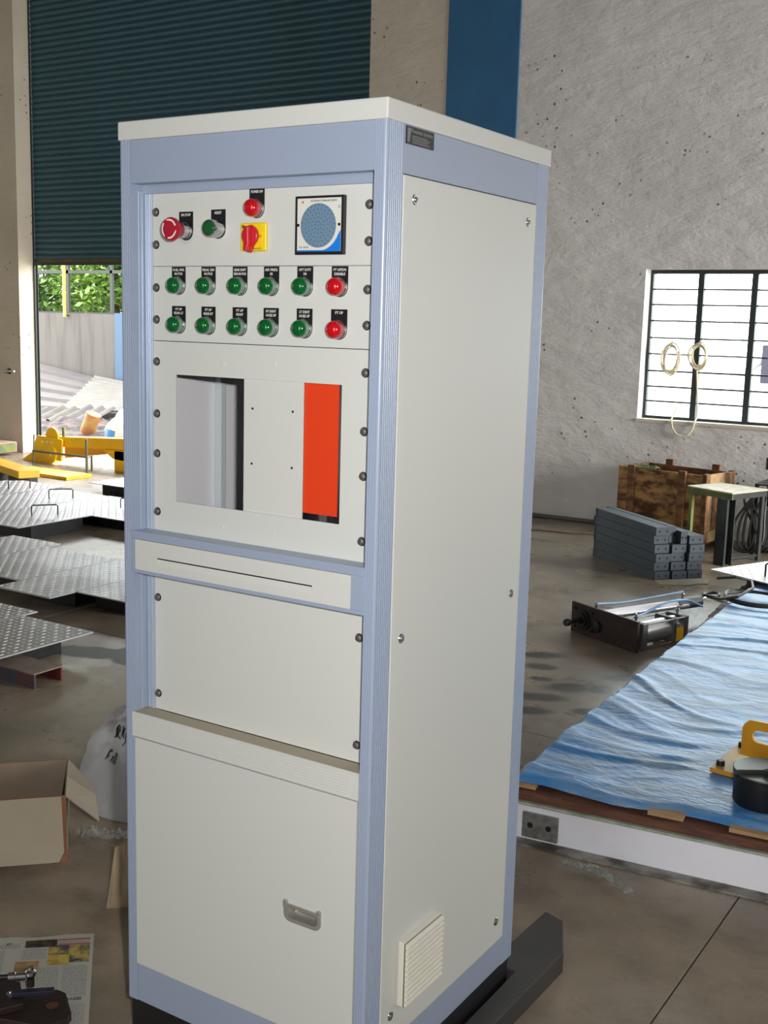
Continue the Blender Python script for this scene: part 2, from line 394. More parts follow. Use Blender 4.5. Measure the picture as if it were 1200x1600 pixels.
# ================================================================== SETTING
def struct(o): o['kind'] = 'structure'; return o
def build_hall():
    # floor: sub-base with cast slabs, open joints between them
    fl = struct(MB().box(-16, 7, -20, 6.75, -.14, -.0035).build('floor', mat('joint_filler', (72, 66, 60), .8)))
    xs = [-16, -13.9, -10.4, -6.84, -3.27, .295, 3.86, 7]; ys = [-20, -15.5, -12, -8.5, -4.9, -1.4, 2.11, 5.62, 6.75]
    for i in range(7):
        for j in range(8):
            g = .0018
            MB().box(xs[i]+g, xs[i+1]-g, ys[j]+g, ys[j+1]-g, -.0034, 0).build('slab', FLOORM, fl, bevel=.0012, seg=1)
    Y0, Y1 = 6.52, 6.75; H = 6.8
    X0, X1 = -8.62, -4.37     # shutter opening
    W0, W1, WZ0, WZ1 = -1.965, 1.9, .805, 1.872
    b = MB()
    b.box(-11, X0, Y0, Y1, 0, H); b.box(X0, X1, Y0, Y1, 5.2, H); b.box(X1, W0, Y0, Y1, 0, H)
    b.box(W0, W1, Y0, Y1, 0, WZ0); b.box(W0, W1, Y0, Y1, WZ1, H); b.box(W1, 7, Y0, Y1, 0, H)
    w = struct(b.build('wall_front', [WALLM]))
    # the wall left of the blue pier is beige, right of it white-washed
    w.data.materials.append(WALLB)
    for p in w.data.polygons:
        cx = sum((w.data.vertices[i].co.x for i in p.vertices))/len(p.vertices)+w.location.x
        if cx < -4.3: p.material_index = 1
    MB().box(-4.369, -3.62, Y0-.008, Y0, 0, H-.01).build('plaster_band', WALLB, w)
    struct(MB().box(-3.655, -3.04, Y0-.014, Y0-.0005, 0, H-.02).build('trim_1', BLUEW, bevel=.008))['label'] = 'blue painted wall pier'
    struct(MB().box(-11.2, -11, -20, Y1, 0, H).build('wall_left', WALLB)); struct(MB().box(7, 7.2, -20, Y1, 0, H).build('wall_right', WALLM))
    struct(MB().box(-11.2, 7.2, -20.2, -20, 0, H).build('wall_back', WALLM)); struct(MB().box(-11.2, 7.2, -20.2, Y1, H, H+.1).build('ceiling', CEIL))
    # rolling shutter
    d = thing('door_1', ((X0+X1)/2, 6.72, 0), 'half-raised teal rolling shutter of ribbed steel slats', kind='structure')
    prof = []
    P = .0575; n = 6
    for k in range(n+1):
        t = k/n; prof.append((-.017*math.sin(PI*t)**.8, P*.80*t))
    prof = [(-.017*math.sin(PI*k/n)**.8, P*.86*k/n) for k in range(n+1)]+[(.003, P*.93), (.003, P*1.06), (.0065, P*1.06), (.0065, P*.86), (-.009, P*.5), (.0065, 0), (.004, -.001)]
    prof = [(y+6.735, z) for y, z in prof]
    s0 = MB().prism(prof, X0+.020, X1+.02, 'x').build('slat', TEAL, d, smooth=True)
    z = 1.99
    c0 = s0.location.z
    for k in range(1, 58):
        c = s0.copy(); COL.objects.link(c); c.location.z = c0+1.985+k*P
        c['kind'] = 'structure'
    s0.location.z = c0+1.985
    MB().box(X0+.020, X1-.02, 6.718, 6.746, 1.955, 1.992).build('bottom_bar', RUSTBAR, d, bevel=.003)
    MB().box(X0+.020, X1-.02, 6.70, 6.735, 1.93, 1.957).build('bottom_angle', OLIVE, d)
    for xx in (X0+.020, X1-.02):
        g = MB(); g.prism([(-.018, 6.705), (.004, 6.705), (.004, 6.711), (-.012, 6.711), (-.012, 6.744), (.004, 6.744), (.004, 6.749), (-.018, 6.749)] if xx < -6 else
                          [(.018, 6.705), (.018, 6.749), (-.004, 6.749), (-.004, 6.744), (.012, 6.744), (.012, 6.711), (-.004, 6.711), (-.004, 6.705)], 0, 5.2, 'z', M=Matrix.Translation((xx, 0, 0)))
        g.build('guide_rail', DKGREEN, d)
    # window with louvre blades
    w = thing('window_1', ((W0+W1)/2, 6.62, WZ0), 'steel louvre window glowing white with daylight', kind='structure')
    YF = 6.64
    cols = [W0+.03+.0]; pitch = .378
    fr = MB(); fr.box(W0, W1, YF-.015, YF+.02, WZ1-.028, WZ1); fr.box(W0, W1, YF-.015, YF+.02, WZ0, WZ0+.022); fr.box(W0, W0+.022, YF-.015, YF+.02, WZ0+.022, WZ1-.028); fr.box(W1-.022, W1, YF-.015, YF+.02, WZ0+.022, WZ1-.028)
    fr.build('window_frame', DKGREEN, w)
    xm = [-1.592+.375*k for k in range(9)]
    for x in xm: MB().box(x-.021, x+.021, YF-.02, YF+.022, WZ0+.022, WZ1-.028).build('mullion', DKGREEN, w, bevel=.002)
    edges = [W0+.022]+[q for x in xm for q in (x-.021, x+.021)]+[W1-.022]
    gl = glass_mat('louvre_glass', (.93, .97, .96), .1)
    EDGE = mat('glass_edge', (60, 66, 66), .3)
    for c in range(0, len(edges)-1, 2):
        xa, xb = edges[c], edges[c+1]
        if xb-xa < .03: continue
        for zt in (1.512, 1.152): MB().box(xa, xb, YF-.008, YF+.01, zt-.006, zt+.006).build('transom', DKGREEN, w)
        for (za, zb) in ((WZ0+.022, 1.146), (1.158, 1.506), (1.518, WZ1-.028)):
            for k in range(3):
                z0 = za+(zb-za)*k/3; z1 = za+(zb-za)*(k+1)/3
                p = MB().add([(xa, YF+.012, z0), (xb, YF+.012, z0), (xb, YF-.004, z1), (xa, YF-.004, z1), (xa, YF+.016, z0), (xb, YF+.016, z0), (xb, YF, z1), (xa, YF, z1)],
                         [(0, 1, 2, 3), (7, 6, 5, 4), (0, 4, 5, 1), (3, 2, 6, 7)]).build('louvre_pane', gl, w)
                if k: MB().box(xa, xb, YF-.010, YF-.0045, z0-.006, z0+.006).build('pane_edge', EDGE, w)
    struct(MB().box(W0-.005, W1, Y0-.01, YF-.016, WZ0-.02, WZ0+.002).build('trim_2', mat('sill_plaster', (196, 188, 172), .8)))['label'] = 'plaster window sill'
build_hall()

# ================================================================== THE CABINET
def cabinet():
    W, D = .568, .5897
    R = thing('electrical_cabinet', (-W/2, D/2, 0), 'tall cream and blue-grey rack cabinet with lamps, switches and square opening', 'cabinet')
    ZB, ZC, ZT = .0935, 1.7556, 1.788
    MB().box(-W+.006, -.006, .006, D-.006, 0, ZB).build('plinth', BLACKP, R, bevel=.002)
    # grooved corner posts, L section with rounded outer corner
    def post(sx, sy, front, side):
        # local profile, outer corner at 0,0, legs towards -x (front) and +y (side)
        pts = []
        t = .0022; r = .005
        k = int(front//.0045); 
        top = [(-front, 0)]
        x = -front+.002
        while x < -r-.0045:
            top += [(x, 0), (x+.0006, .0009), (x+.0016, .0009), (x+.0022, 0)]; x += .0048
        pts += top
        for i in range(5):
            a = PI/2*i/4; pts.append((-r+r*math.sin(a), r-r*math.cos(a)))
        y = r+.003
        while y < side-.004:
            pts += [(0, y), (-.0009, y+.0007), (-.0009, y+.0019), (0, y+.0026)]; y += .0058
        pts += [(0, side), (-.004, side), (-.004, .034), (-front, .034)]
        pts = [((0 if sx > 0 else -W)+sx*p[0], (0 if sy > 0 else D)+sy*p[1]) for p in pts]
        if sx*sy < 0: pts = pts[::-1]
        return MB().prism(pts, ZB, ZC).build('corner_post', BLUEAL, R, smooth=False)
    post(1, 1, .0216, .050); post(-1, 1, .0265, .050); post(1, -1, .0216, .050); post(-1, -1, .0265, .050)
    MB().box(-W-.002, .002, -.002, D+.002, ZC, ZT).build('top_cover', CREAM, R, bevel=.0025)
    XL, XR = -.5415, -.0216
    MB().box(XL, XR, .0012, .02, 1.681, ZC).build('front_fascia', BLUEAL, R, bevel=.001)
    MB().box(XL, XR, .0285, .05, 1.6655, 1.690).build('fascia_return', BLUEAL, R, bevel=.001)
    MB().box(-.019, -.0012, .050, D-.050, 1.681, ZC).build('side_fascia', BLUEAL, R, bevel=.001)
    MB().box(-W+.0012, -W+.019, .050, D-.050, 1.681, ZC).build('side_fascia', BLUEAL, R, bevel=.001); MB().box(-W+.0012, -W+.019, .050, D-.050, ZB, .159).build('side_bottom_rail', BLUEAL, R, bevel=.001)
    MB().box(XL, XR, .0012, .02, ZB, .1745).build('bottom_fascia', BLUEAL, R, bevel=.001)
    MB().box(-.019, -.0012, .050, D-.050, ZB, .159).build('side_bottom_rail', BLUEAL, R, bevel=.001)
    MB().box(-W+.03, -.03, D-.02, D-.002, ZB, ZC-.002).build('back_panel', GREYIN, R)
    sp = MB().box(-.006, .0008, .0515, D-.0515, .1605, 1.6795).build('side_panel', CREAM, R, bevel=.0018)
    MB().box(-W-.0008, -W+.006, .0515, D-.0515, .1605, 1.6795).build('side_panel', CREAM, R, bevel=.0018)
    ip = MB().box(-W+.0062, -W+.0085, .052, D-.03, .2, 1.67).build('inner_liner', GREYIN, R)
    MB().box(-W+.009, -W+.026, .248, .266, .2, 1.67).build('inner_strut', mat('pale_inner_strut', (196, 206, 208), .35), R, bevel=.003)
    # front rails carrying the panels
    for (xa, xb) in ((XL, -.5218), (-.0458, XR)):
        m = MB(); m.box(xa, xb, .034, .060, .172, 1.67)
        if xa < -.3:
            m.box(-.5415, -.5395, .018, .034, .70, 1.67); m.lathe([(.0022, 0), (.0022, .968)], (-.5365, .0335, .7), (0, 0, 1), 8)
            m.lathe([(.0028, 0), (.0028, .968)], (-.5262, .0335, .7), (0, 0, 1), 8)
        m.build('mounting_rail', BLUEAL2, R, bevel=.0008)
    YP = .035
    PX0, PX1 = -.5212, -.0462
    def panel(name, z0, z1, hole=None):
        m = MB()
        if hole:
            a, c, e, g = hole
            m.box(PX0, a, YP, YP+.003, z0, z1); m.box(c, PX1, YP, YP+.003, z0, z1); m.box(a, c, YP, YP+.003, z0, e); m.box(a, c, YP, YP+.003, g, z1)
            return m.build(name, CREAM, R)
        return m.box(PX0, PX1, YP, YP+.003, z0, z1).build(name, CREAM, R, bevel=.0006)
    A = panel('switch_panel', 1.5385, 1.6700); B = panel('indicator_panel', 1.4052, 1.5378)
    C = panel('window_panel', 1.0500, 1.4040, (-.4664, -.0982, 1.1108, 1.3450)); Dp = panel('blank_panel', .7000, .9720)
    # black backing line between indicator panel and window panel
    MB().box(PX0, PX1, YP+.0031, YP+.006, 1.40, 1.41).build('backing_strip', BLACKP, R)
    # components seen through the opening
    pl = MB().box(-.3090, -.1790, .0385, .0405, 1.06, 1.38).build('inner_plate', CREAM, R)
    for (x, z) in ((-.296, 1.294), (-.208, 1.294), (-.297, 1.197), (-.2085, 1.197)):
        MB().lathe([(.0022, 0), (.0022, .0006)], (x+.0065, .0385, z), (0, -1, 0), 8).build('screw_hole', HOLE, pl)
    MB().box(-.1795, -.1085, .042, .044, 1.1215, 1.38).build('orange_plate', ORANGE, R)
    for (x, z) in ((-.3535, 1.3705), (-.2385, 1.3725), (-.353, 1.0755), (-.237, 1.078)):
        MB().lathe([(.003, 0), (.003, .0008), (.0015, .0012)], (x, YP, z), (0, -1, 0), 10).build('rivet', CREAM, C)
    # panel screws with washers
    def screw(x, z, par):
        s = MB().lathe([(.0078, 0), (.0078, .0010)], (x, YP, z), (0, -1, 0), 16).build('washer', BLACKM, par)
        h = MB().lathe([(.0066, .0012), (.0068, .0028), (.0056, .0046), (.003, .0054), (.0006, .0056)], (x, YP, z), (0, -1, 0), 16).build('screw', DKSTEEL, s, smooth=True)
        return s
    s0 = screw(-.5130, 1.6335, A)
    pos = [(-.513, 1.6335-.0571, A)]
    for x in (-.513, -.0517):
        for z, par in ((1.6335, A), (1.5763, A), (1.5002, B), (1.4430, B), (1.3668, C), (1.271, C), (1.197, C), (1.0874, C), (.9217, Dp), (.7316, Dp)):
            if x == -.513 and z == 1.6335: continue
            c = kids_copy(s0, (x+.513, 0, z-1.6335))
            if par is not A: c.parent = par; c.matrix_parent_inverse = WM[par.name].inverted()
    # drawer unit
    fr = MB(); fr.box(-.5465, XR, -.002, .0345, 1.0375, 1.0525); fr.box(-.5465, XR, -.002, .0345, .9725, .9795); fr.box(-.5465, -.5345, -.002, .0345, .9795, 1.0375); fr.box(-.0460, XR, -.002, .0345, .9795, 1.0375)
    fr.box(-.5345, -.0460, .008, .0345, .9795, 1.0375)
    dr = fr.build('drawer_frame', BLUEAL, R, bevel=.0007)
    f = MB(); x0, x1, z0, z1 = -.5340, -.0465, .9800, 1.0370; a, c, e, g = -.4775, -.1245, .9945, 1.0085
    f.box(x0, a, -.0035, .007, z0, z1); f.box(c, x1, -.0035, .007, z0, z1); f.box(a, c, -.0035, .007, z0, e); f.box(a, c, -.0035, .007, g, z1)
    f.add([(a, -.0035, e), (c, -.0035, e), (c, .001, g-.0015), (a, .001, g-.0015), (a, .007, e), (c, .007, e), (c, .007, g-.0015), (a, .007, g-.0015)], [(0, 1, 2, 3), (3, 2, 6, 7)])
    dfr = f.build('drawer_front', CREAM, R); MB().box(a, c, -.0037, -.0033, g-.0022, g-.0004).build('slot', HOLE, dfr)
    # lower door with ribbed header
    L0, L1 = -.5475, -.0224
    h = [(-.002, .6500)]
    z = .6535
    while z < .690:
        h += [(-.002, z), (-.0013, z+.0006), (-.0013, z+.0018), (-.002, z+.0024)]; z += .0052
    h += [(-.002, .6985), (.0345, .6985), (.0345, .6500)]
    MB().prism(h[::-1], L0, L1, 'x').build('door_header', CREAM, R)
    MB().box(L0+.001, L1-.001, -.0012, .0342, .6986, .6990).build('brownish_ledge', LEDGEBR, R)  # thin brownish sheet over the header's top face
    dm = MB(); hx0, hx1, hz0, hz1 = -.166, -.0995, .395, .416
    X0, X1, Z0, Z1 = -.5392, -.0235, .1765, .6480
    dm.box(X0, hx0, -.003, .02, Z0, Z1); dm.box(hx1, X1, -.003, .02, Z0, Z1); dm.box(hx0, hx1, -.003, .02, Z0, hz0); dm.box(hx0, hx1, -.003, .02, hz1, Z1)
    dd = dm.build('door', CREAM, R)
    MB().box(-.5413, -.5393, .004, .02, .1765, .648).build('door_gap', HOLE, R)
    # flush pull: D-shaped rim, hollow cup, two lugs on top
    def dshape(x0, x1, z0, z1, r, n=6):
        p = [(x0, z1), (x0, z0+r)]
        for k in range(1, n+1): a_ = PI+PI/2*k/n; p.append((x0+r+r*math.cos(a_), z0+r+r*math.sin(a_)))
        for k in range(0, n+1): a_ = 1.5*PI+PI/2*k/n; p.append((x1-r+r*math.cos(a_), z0+r+r*math.sin(a_)))
        p.append((x1, z1)); return p
    o = dshape(-.1735, -.0925, .3885, .4215, .014); i = dshape(-.1655, -.1000, .3955, .4155, .0085)
    # ring between outer and inner outlines
    n = len(o); v = [(p[0], -.0058, p[1]) for p in o]+[(p[0], -.0058, p[1]) for p in i]+[(p[0], -.003, p[1]) for p in o]+[(p[0], .016, p[1]) for p in i]
    fc = []
    for k in range(n):
        k2 = (k+1) % n; fc += [(k, k2, n+k2, n+k), (k2, k, 2*n+k, 2*n+k2), (n+k, n+k2, 3*n+k2, 3*n+k)]
    fc.append(tuple(range(3*n, 4*n)))
    hd = MB().add(v, fc).build('flush_handle', CHROME, dd)
    for xx in (-.1735, -.1005): MB().box(xx, xx+.0080, -.0085, -.003, .4215, .4275).box(xx, xx+.0080, -.0085, -.0055, .4145, .4215).build('handle_lug', CHROME, dd, bevel=.0008)
    # side screws in cup washers, vent grille and maker's plate
    for (y, z) in ((.087, 1.644), (.5035, 1.644), (.0845, .9185), (.503, .9190), (.0855, .2150), (.5015, .2100)):
        w = MB().lathe([(.0088, 0), (.0078, .0016), (.0052, .0016)], (.0008, y, z), (1, 0, 0), 18).build('cup_washer', STEEL, sp, smooth=True)
        MB().lathe([(.0050, .0014), (.0040, .0030), (.001, .0036)], (.0008, y, z), (1, 0, 0), 14).build('screw', DKSTEEL, w, smooth=True)
    vy0, vy1, vz0, vz1 = .107, .240, .225, .350
    vb = MB().box(.0008, .0130, vy0, vy1, vz0, vz1).build('vent_housing', CREAMD, R, bevel=.001)
    for k in range(12):
        z0 = vz0+.0015+k*(vz1-vz0-.003)/12; hh = (vz1-vz0-.003)/12
        MB().prism([(.013, z0), (.0215, z0+.0012), (.0215, z0+hh*.42), (.013, z0+hh*.95)], vy0+.001, vy1-.001, 'y').build('louvre_slat', CREAMD, vb)
    MB().box(.013, .0150, vy0+.001, vy1-.001, vz0+.001, vz1-.001).build('vent_shade_sheet', mat('vent_shadow_grey', (150, 146, 138), .7), vb)  # grey sheet behind the slats; the shade between them is painted in
    np_ = MB().box(-.0012, .0004, .0560, .1415, 1.7270, 1.7540).build('name_plate', BLACKM, R)
    text('President Systems', .0085, (.0005, .1040, 1.7478), '+x', np_, GREYPR, width=.066)
    m = MB()
    m.add([(.0006, .0585, 1.7515), (.0006, .0585, 1.7300), (.0006, .0655, 1.7300), (.0006, .0700, 1.7515)], [(0, 1, 2, 3)])
    for k in range(4): m.box(.0004, .0007, .0735, .128-.008*(k % 2), 1.7300+k*.0032, 1.7316+k*.0032)
    m.build('printed_block', GREYPR, np_)

    # ---- indicator lamps
    cols = [-.4580, -.3878, -.3161, -.2474, -.1766, -.1062]
    r1 = ['FUEL PIPE\nIN POS', 'PEDAL SEN\nIN POS', 'GEAR SHIFT\nSEN IN POS', 'AIR PRESS\nOK', 'OPT DUTY\nON', 'PT UP/DN\nDISABLE']
    r2 = ['PT UP\nREAR LT', 'PT UP\nREAR RT', 'PT UP\nFRONT', 'RT EXHT\nHOSE UP', 'LT EXHT\nHOSE UP', 'PT UP']
    def legend(x, zt, txt, par):
        r = .0161; pts = [(x+r, zt), (x-r, zt), (x-r, zt-.0335)]
        for k in range(1, 10): a_ = PI+PI*k/10; pts.append((x+r*math.cos(a_), zt-.0335+r*math.sin(a_)))
        pts.append((x+r, zt-.0335))
        l = MB().prism(pts[::-1], YP-.0011, YP-.0001, 'y').build('legend_plate', BLACKM, par)
        l2 = txt.split('\n')
        for q, t in enumerate(l2):
            text(t, .0062, (x, YP-.0013, zt-.0058-.0068*q), '-y', l, WHITEP, width=min(.0270, .0031*len(t)))
        return l
    def lamp(x, z, par, red):
        bz = MB().lathe([(.0158, .0011), (.0158, .0045), (.0150, .0055)], (x, YP, z), (0, -1, 0), 28).build('lamp_bezel', STEEL, par, smooth=True)
        bz['label'] = ('red' if red else 'green')+' indicator lamp'
        MB().lathe([(.0146, .0055), (.0148, .012), (.0145, .0155)], (x, YP, z), (0, -1, 0), 28).build('lamp_ring', RDBEZ if red else GRBEZ, bz, smooth=True)
        MB().lathe([(.0145, .0155), (.0138, .0195), (.0115, .0225), (.0075, .0243), (.003, .0250), (.0004, .0251)], (x, YP, z), (0, -1, 0), 28).build('lamp_lens', REDL if red else GREENL, bz, smooth=True)
        return bz
    for (zt, rr, reds) in ((1.5372, r1, (5,)), (1.4680, r2, (5,))):
        for k, x in enumerate(cols):
            legend(x, zt, rr[k], B); lamp(x, zt-.0330, B, k in reds)
    # power-on lamp, emergency stop, reset, isolator
    legend(-.2803, 1.6668, 'POWER ON', A); lamp(-.2803, 1.6668-.0330, A, True)
    legend(-.4402, 1.6325, 'EM STOP', A); x, z = -.4402, 1.6325-.033
    st = MB().lathe([(.0150, .0011), (.0150, .006), (.0135, .007), (.0125, .019)], (x, YP, z), (0, -1, 0), 28).build('stop_collar', STEEL, A, smooth=True)
    MB().lathe([(.0130, .019), (.0150, .027), (.0195, .0345), (.0205, .0385), (.0205, .041), (.0190, .0440), (.0004, .0455)], (x, YP, z), (0, -1, 0), 32).build('mushroom_head', REDM, st, smooth=True)
    m = MB()
    for q in range(3):
        a0 = math.radians(20+120*q); a1 = math.radians(112+120*q); n = 12; v = []; fc = []
        for k in range(n+1):
            a_ = a0+(a1-a0)*k/n; ro = .0168; ri = .0140 if k < n-1 else .0154
            for rad in (ro, ri): v.append((x+rad*math.cos(a_), YP-.0449, z+rad*math.sin(a_)))
        fc = [(2*k, 2*k+1, 2*k+3, 2*k+2) for k in range(n)]
        m.add(v+[(p[0], p[1]+.0006, p[2]) for p in v], fc+[tuple(i_+len(v) for i_ in q_)[::-1] for q_ in fc])
    m.build('arrow_marks', WHITEP, st)
    legend(-.3657, 1.6343, 'RESET', A); x, z = -.3657, 1.6343-.033
    rs = MB().lathe([(.0152, .0011), (.0152, .005), (.0148, .007), (.0150, .024), (.0138, .0268), (.0122, .0268), (.0122, .0255)], (x, YP, z), (0, -1, 0), 28).build('reset_collar', STEEL, A, smooth=True)
    MB().lathe([(.0121, .0230), (.0121, .0256), (.0105, .0272), (.0004, .0276)], (x, YP, z), (0, -1, 0), 28).build('push_button', GREENL, rs, smooth=True)
    x0, x1, z0, z1 = -.3100, -.2562, 1.5625, 1.6098
    sw = MB().box(x0, x1, YP-.0065, YP-.0001, z0, z1).build('isolator_plate', YELP, A, bevel=.0025, seg=3)
    MB().box(x0+.001, x1-.006, YP-.0082, YP-.0066, z0+.0015, z1-.0015).build('isolator_face', YELP, sw, bevel=.0006)
    text('OFF', .0050, (-.2862, YP-.0085, 1.6045), '-y', sw, mat('brown_print', (120, 88, 10), .6)); text('ON', .0050, (-.2672, YP-.0085, 1.5868), '-y', sw, MATS['brown_print'])
    text('MAIN SWITCH', .0036, (-.2722, YP-.0085, 1.5665), '-y', sw, MATS['brown_print'], width=.017)
    MB().lathe([(.0032, 0), (.0032, .0003)], (-.3035, YP-.0083, 1.6030), (0, -1, 0), 14).build('emblem', MATS['brown_print'], sw)
    kx, kz = -.2850, 1.5880; pts = []
    for k in range(0, 21):
        a_ = math.radians(-35+ (250)*k/20); pts.append((kx+.0170*math.cos(a_), kz+.0170*math.sin(a_)))
    pts += [(kx-.0125, kz-.0170), (kx-.0045, kz-.0275), (kx+.0030, kz-.0285), (kx+.0060, kz-.0190), (kx+.0095, kz-.0145)]
    kb = MB().prism(pts[::-1], YP-.0160, YP-.0083, 'y').build('isolator_knob', REDP, sw, bevel=.002, seg=3)
    MB().prism([(kx-.0035, kz+.0150), (kx-.0060, kz-.024), (kx+.0020, kz-.0270), (kx+.0055, kz-.012), (kx+.0045, kz+.0150)], YP-.025, YP-.0160, 'y').build('knob_grip', REDP, sw, bevel=.002, seg=3)
    # speaker / hooter unit
    x0, x1, z0, z1 = -.1935, -.0958, 1.5555, 1.6495
    sp2 = MB().box(x0, x1, YP-.008, YP-.0001, z0, z1).build('speaker_bezel', BLACKM, A, bevel=.001)
    fx0, fx1, fz0, fz1 = x0+.0050, x1-.0050, z0+.0050, z1-.0040
    y = YP-.0086
    MB().box(fx0, fx1, y, YP-.0079, fz0, fz1).build('face_plate', PLATEW, sp2)
    cx, cz, r = (fx0+fx1)/2-.0012, (z0+z1)/2-.0005, .0355
    MB().lathe([(r, 0), (r, .0005)], (cx, y, cz), (0, -1, 0), 48).build('speaker_grille', SLATE, sp2)
    m = MB(); m2 = MB()
    for ring, cnt in ((0, 1), (.0065, 7), (.0130, 12), (.0195, 18), (.0260, 22), (.0322, 26)):
        for k in range(cnt):
            a_ = 2*PI*k/cnt+ring*40; m.lathe([(.00075, 0), (.00075, .0003)], (cx+ring*math.cos(a_), y-.0005, cz+ring*math.sin(a_)), (0, -1, 0), 6)
    m.build('grille_holes', HOLE, sp2)['kind'] = 'stuff'
    cp = [(fx1, fz0+.0005), (fx1, fz0+.034)]
    for k in range(0, 15):
        a_ = math.radians(-22-68*k/14); cp.append((cx-.001+(r+.0085)*math.cos(a_), cz+.0005+(r+.006)*math.sin(a_)))
    cp = [(min(p[0], fx1), max(p[1], fz0+.0022)) for p in cp]+[(fx0, fz0+.0022), (fx0, fz0)]
    cp[0] = (fx1, fz0)
    MB().prism(cp, y-.0004, y-.0001, 'y').build('blue_corner', SKYB, sp2)
    text('ELECTRONICS SYSTEMS AND DEVICES', .004, ((fx0+fx1)/2+.009, y-.0003, fz1-.0045), '-y', sp2, DARKPRINT, width=.052)
    text('ESD SERIES', .004, (fx0+.014, y-.0003, fz0+.0068), '-y', sp2, GREYPR, width=.019)
    MB().lathe([(.0024, 0), (.0024, .0003)], (fx0+.011, y, fz1-.0060), (0, -1, 0), 14).build('emblem', mat('pale_red_print', (206, 130, 112), .6), sp2)
    MB().box(fx1-.0065, fx1-.0005, y-.0003, y-.0001, fz1-.0135, fz1-.0125).box(fx1-.0065, fx1-.0005, y-.0003, y-.0001, fz1-.0165, fz1-.0155).build('blue_dashes', SLATE, sp2)
    for xx in (fx0+.0020, fx1-.0035): MB().lathe([(.0027, 0), (.0020, .0012)], (xx, y, cz+.001), (0, -1, 0), 12).build('screw', BLACKM, sp2)
    return R
CAB = cabinet()
# ================================================================== THINGS NEAR THE CABINET
def frame2(ox, oy, a):
    """matrix: local x along angle a, local y 90 deg on"""
    return Matrix.Translation((ox, oy, 0)) @ Matrix.Rotation(a, 4, 'Z')
def dark_slab():
    p = [(-.058, .60), (.006, .60), (.006, -.32), (.043, -.32), (.062, .733), (.004, .862), (-.05, .88)]
    tag(MB().prism(p, 0, .050, 'z').build('floor_slab', SLABDK, bevel=.002), 'low dark slab lying on the floor beside the cabinet foot', 'steel plate')  # low slab in dark grey tones, cut to the cabinet foot
dark_slab()

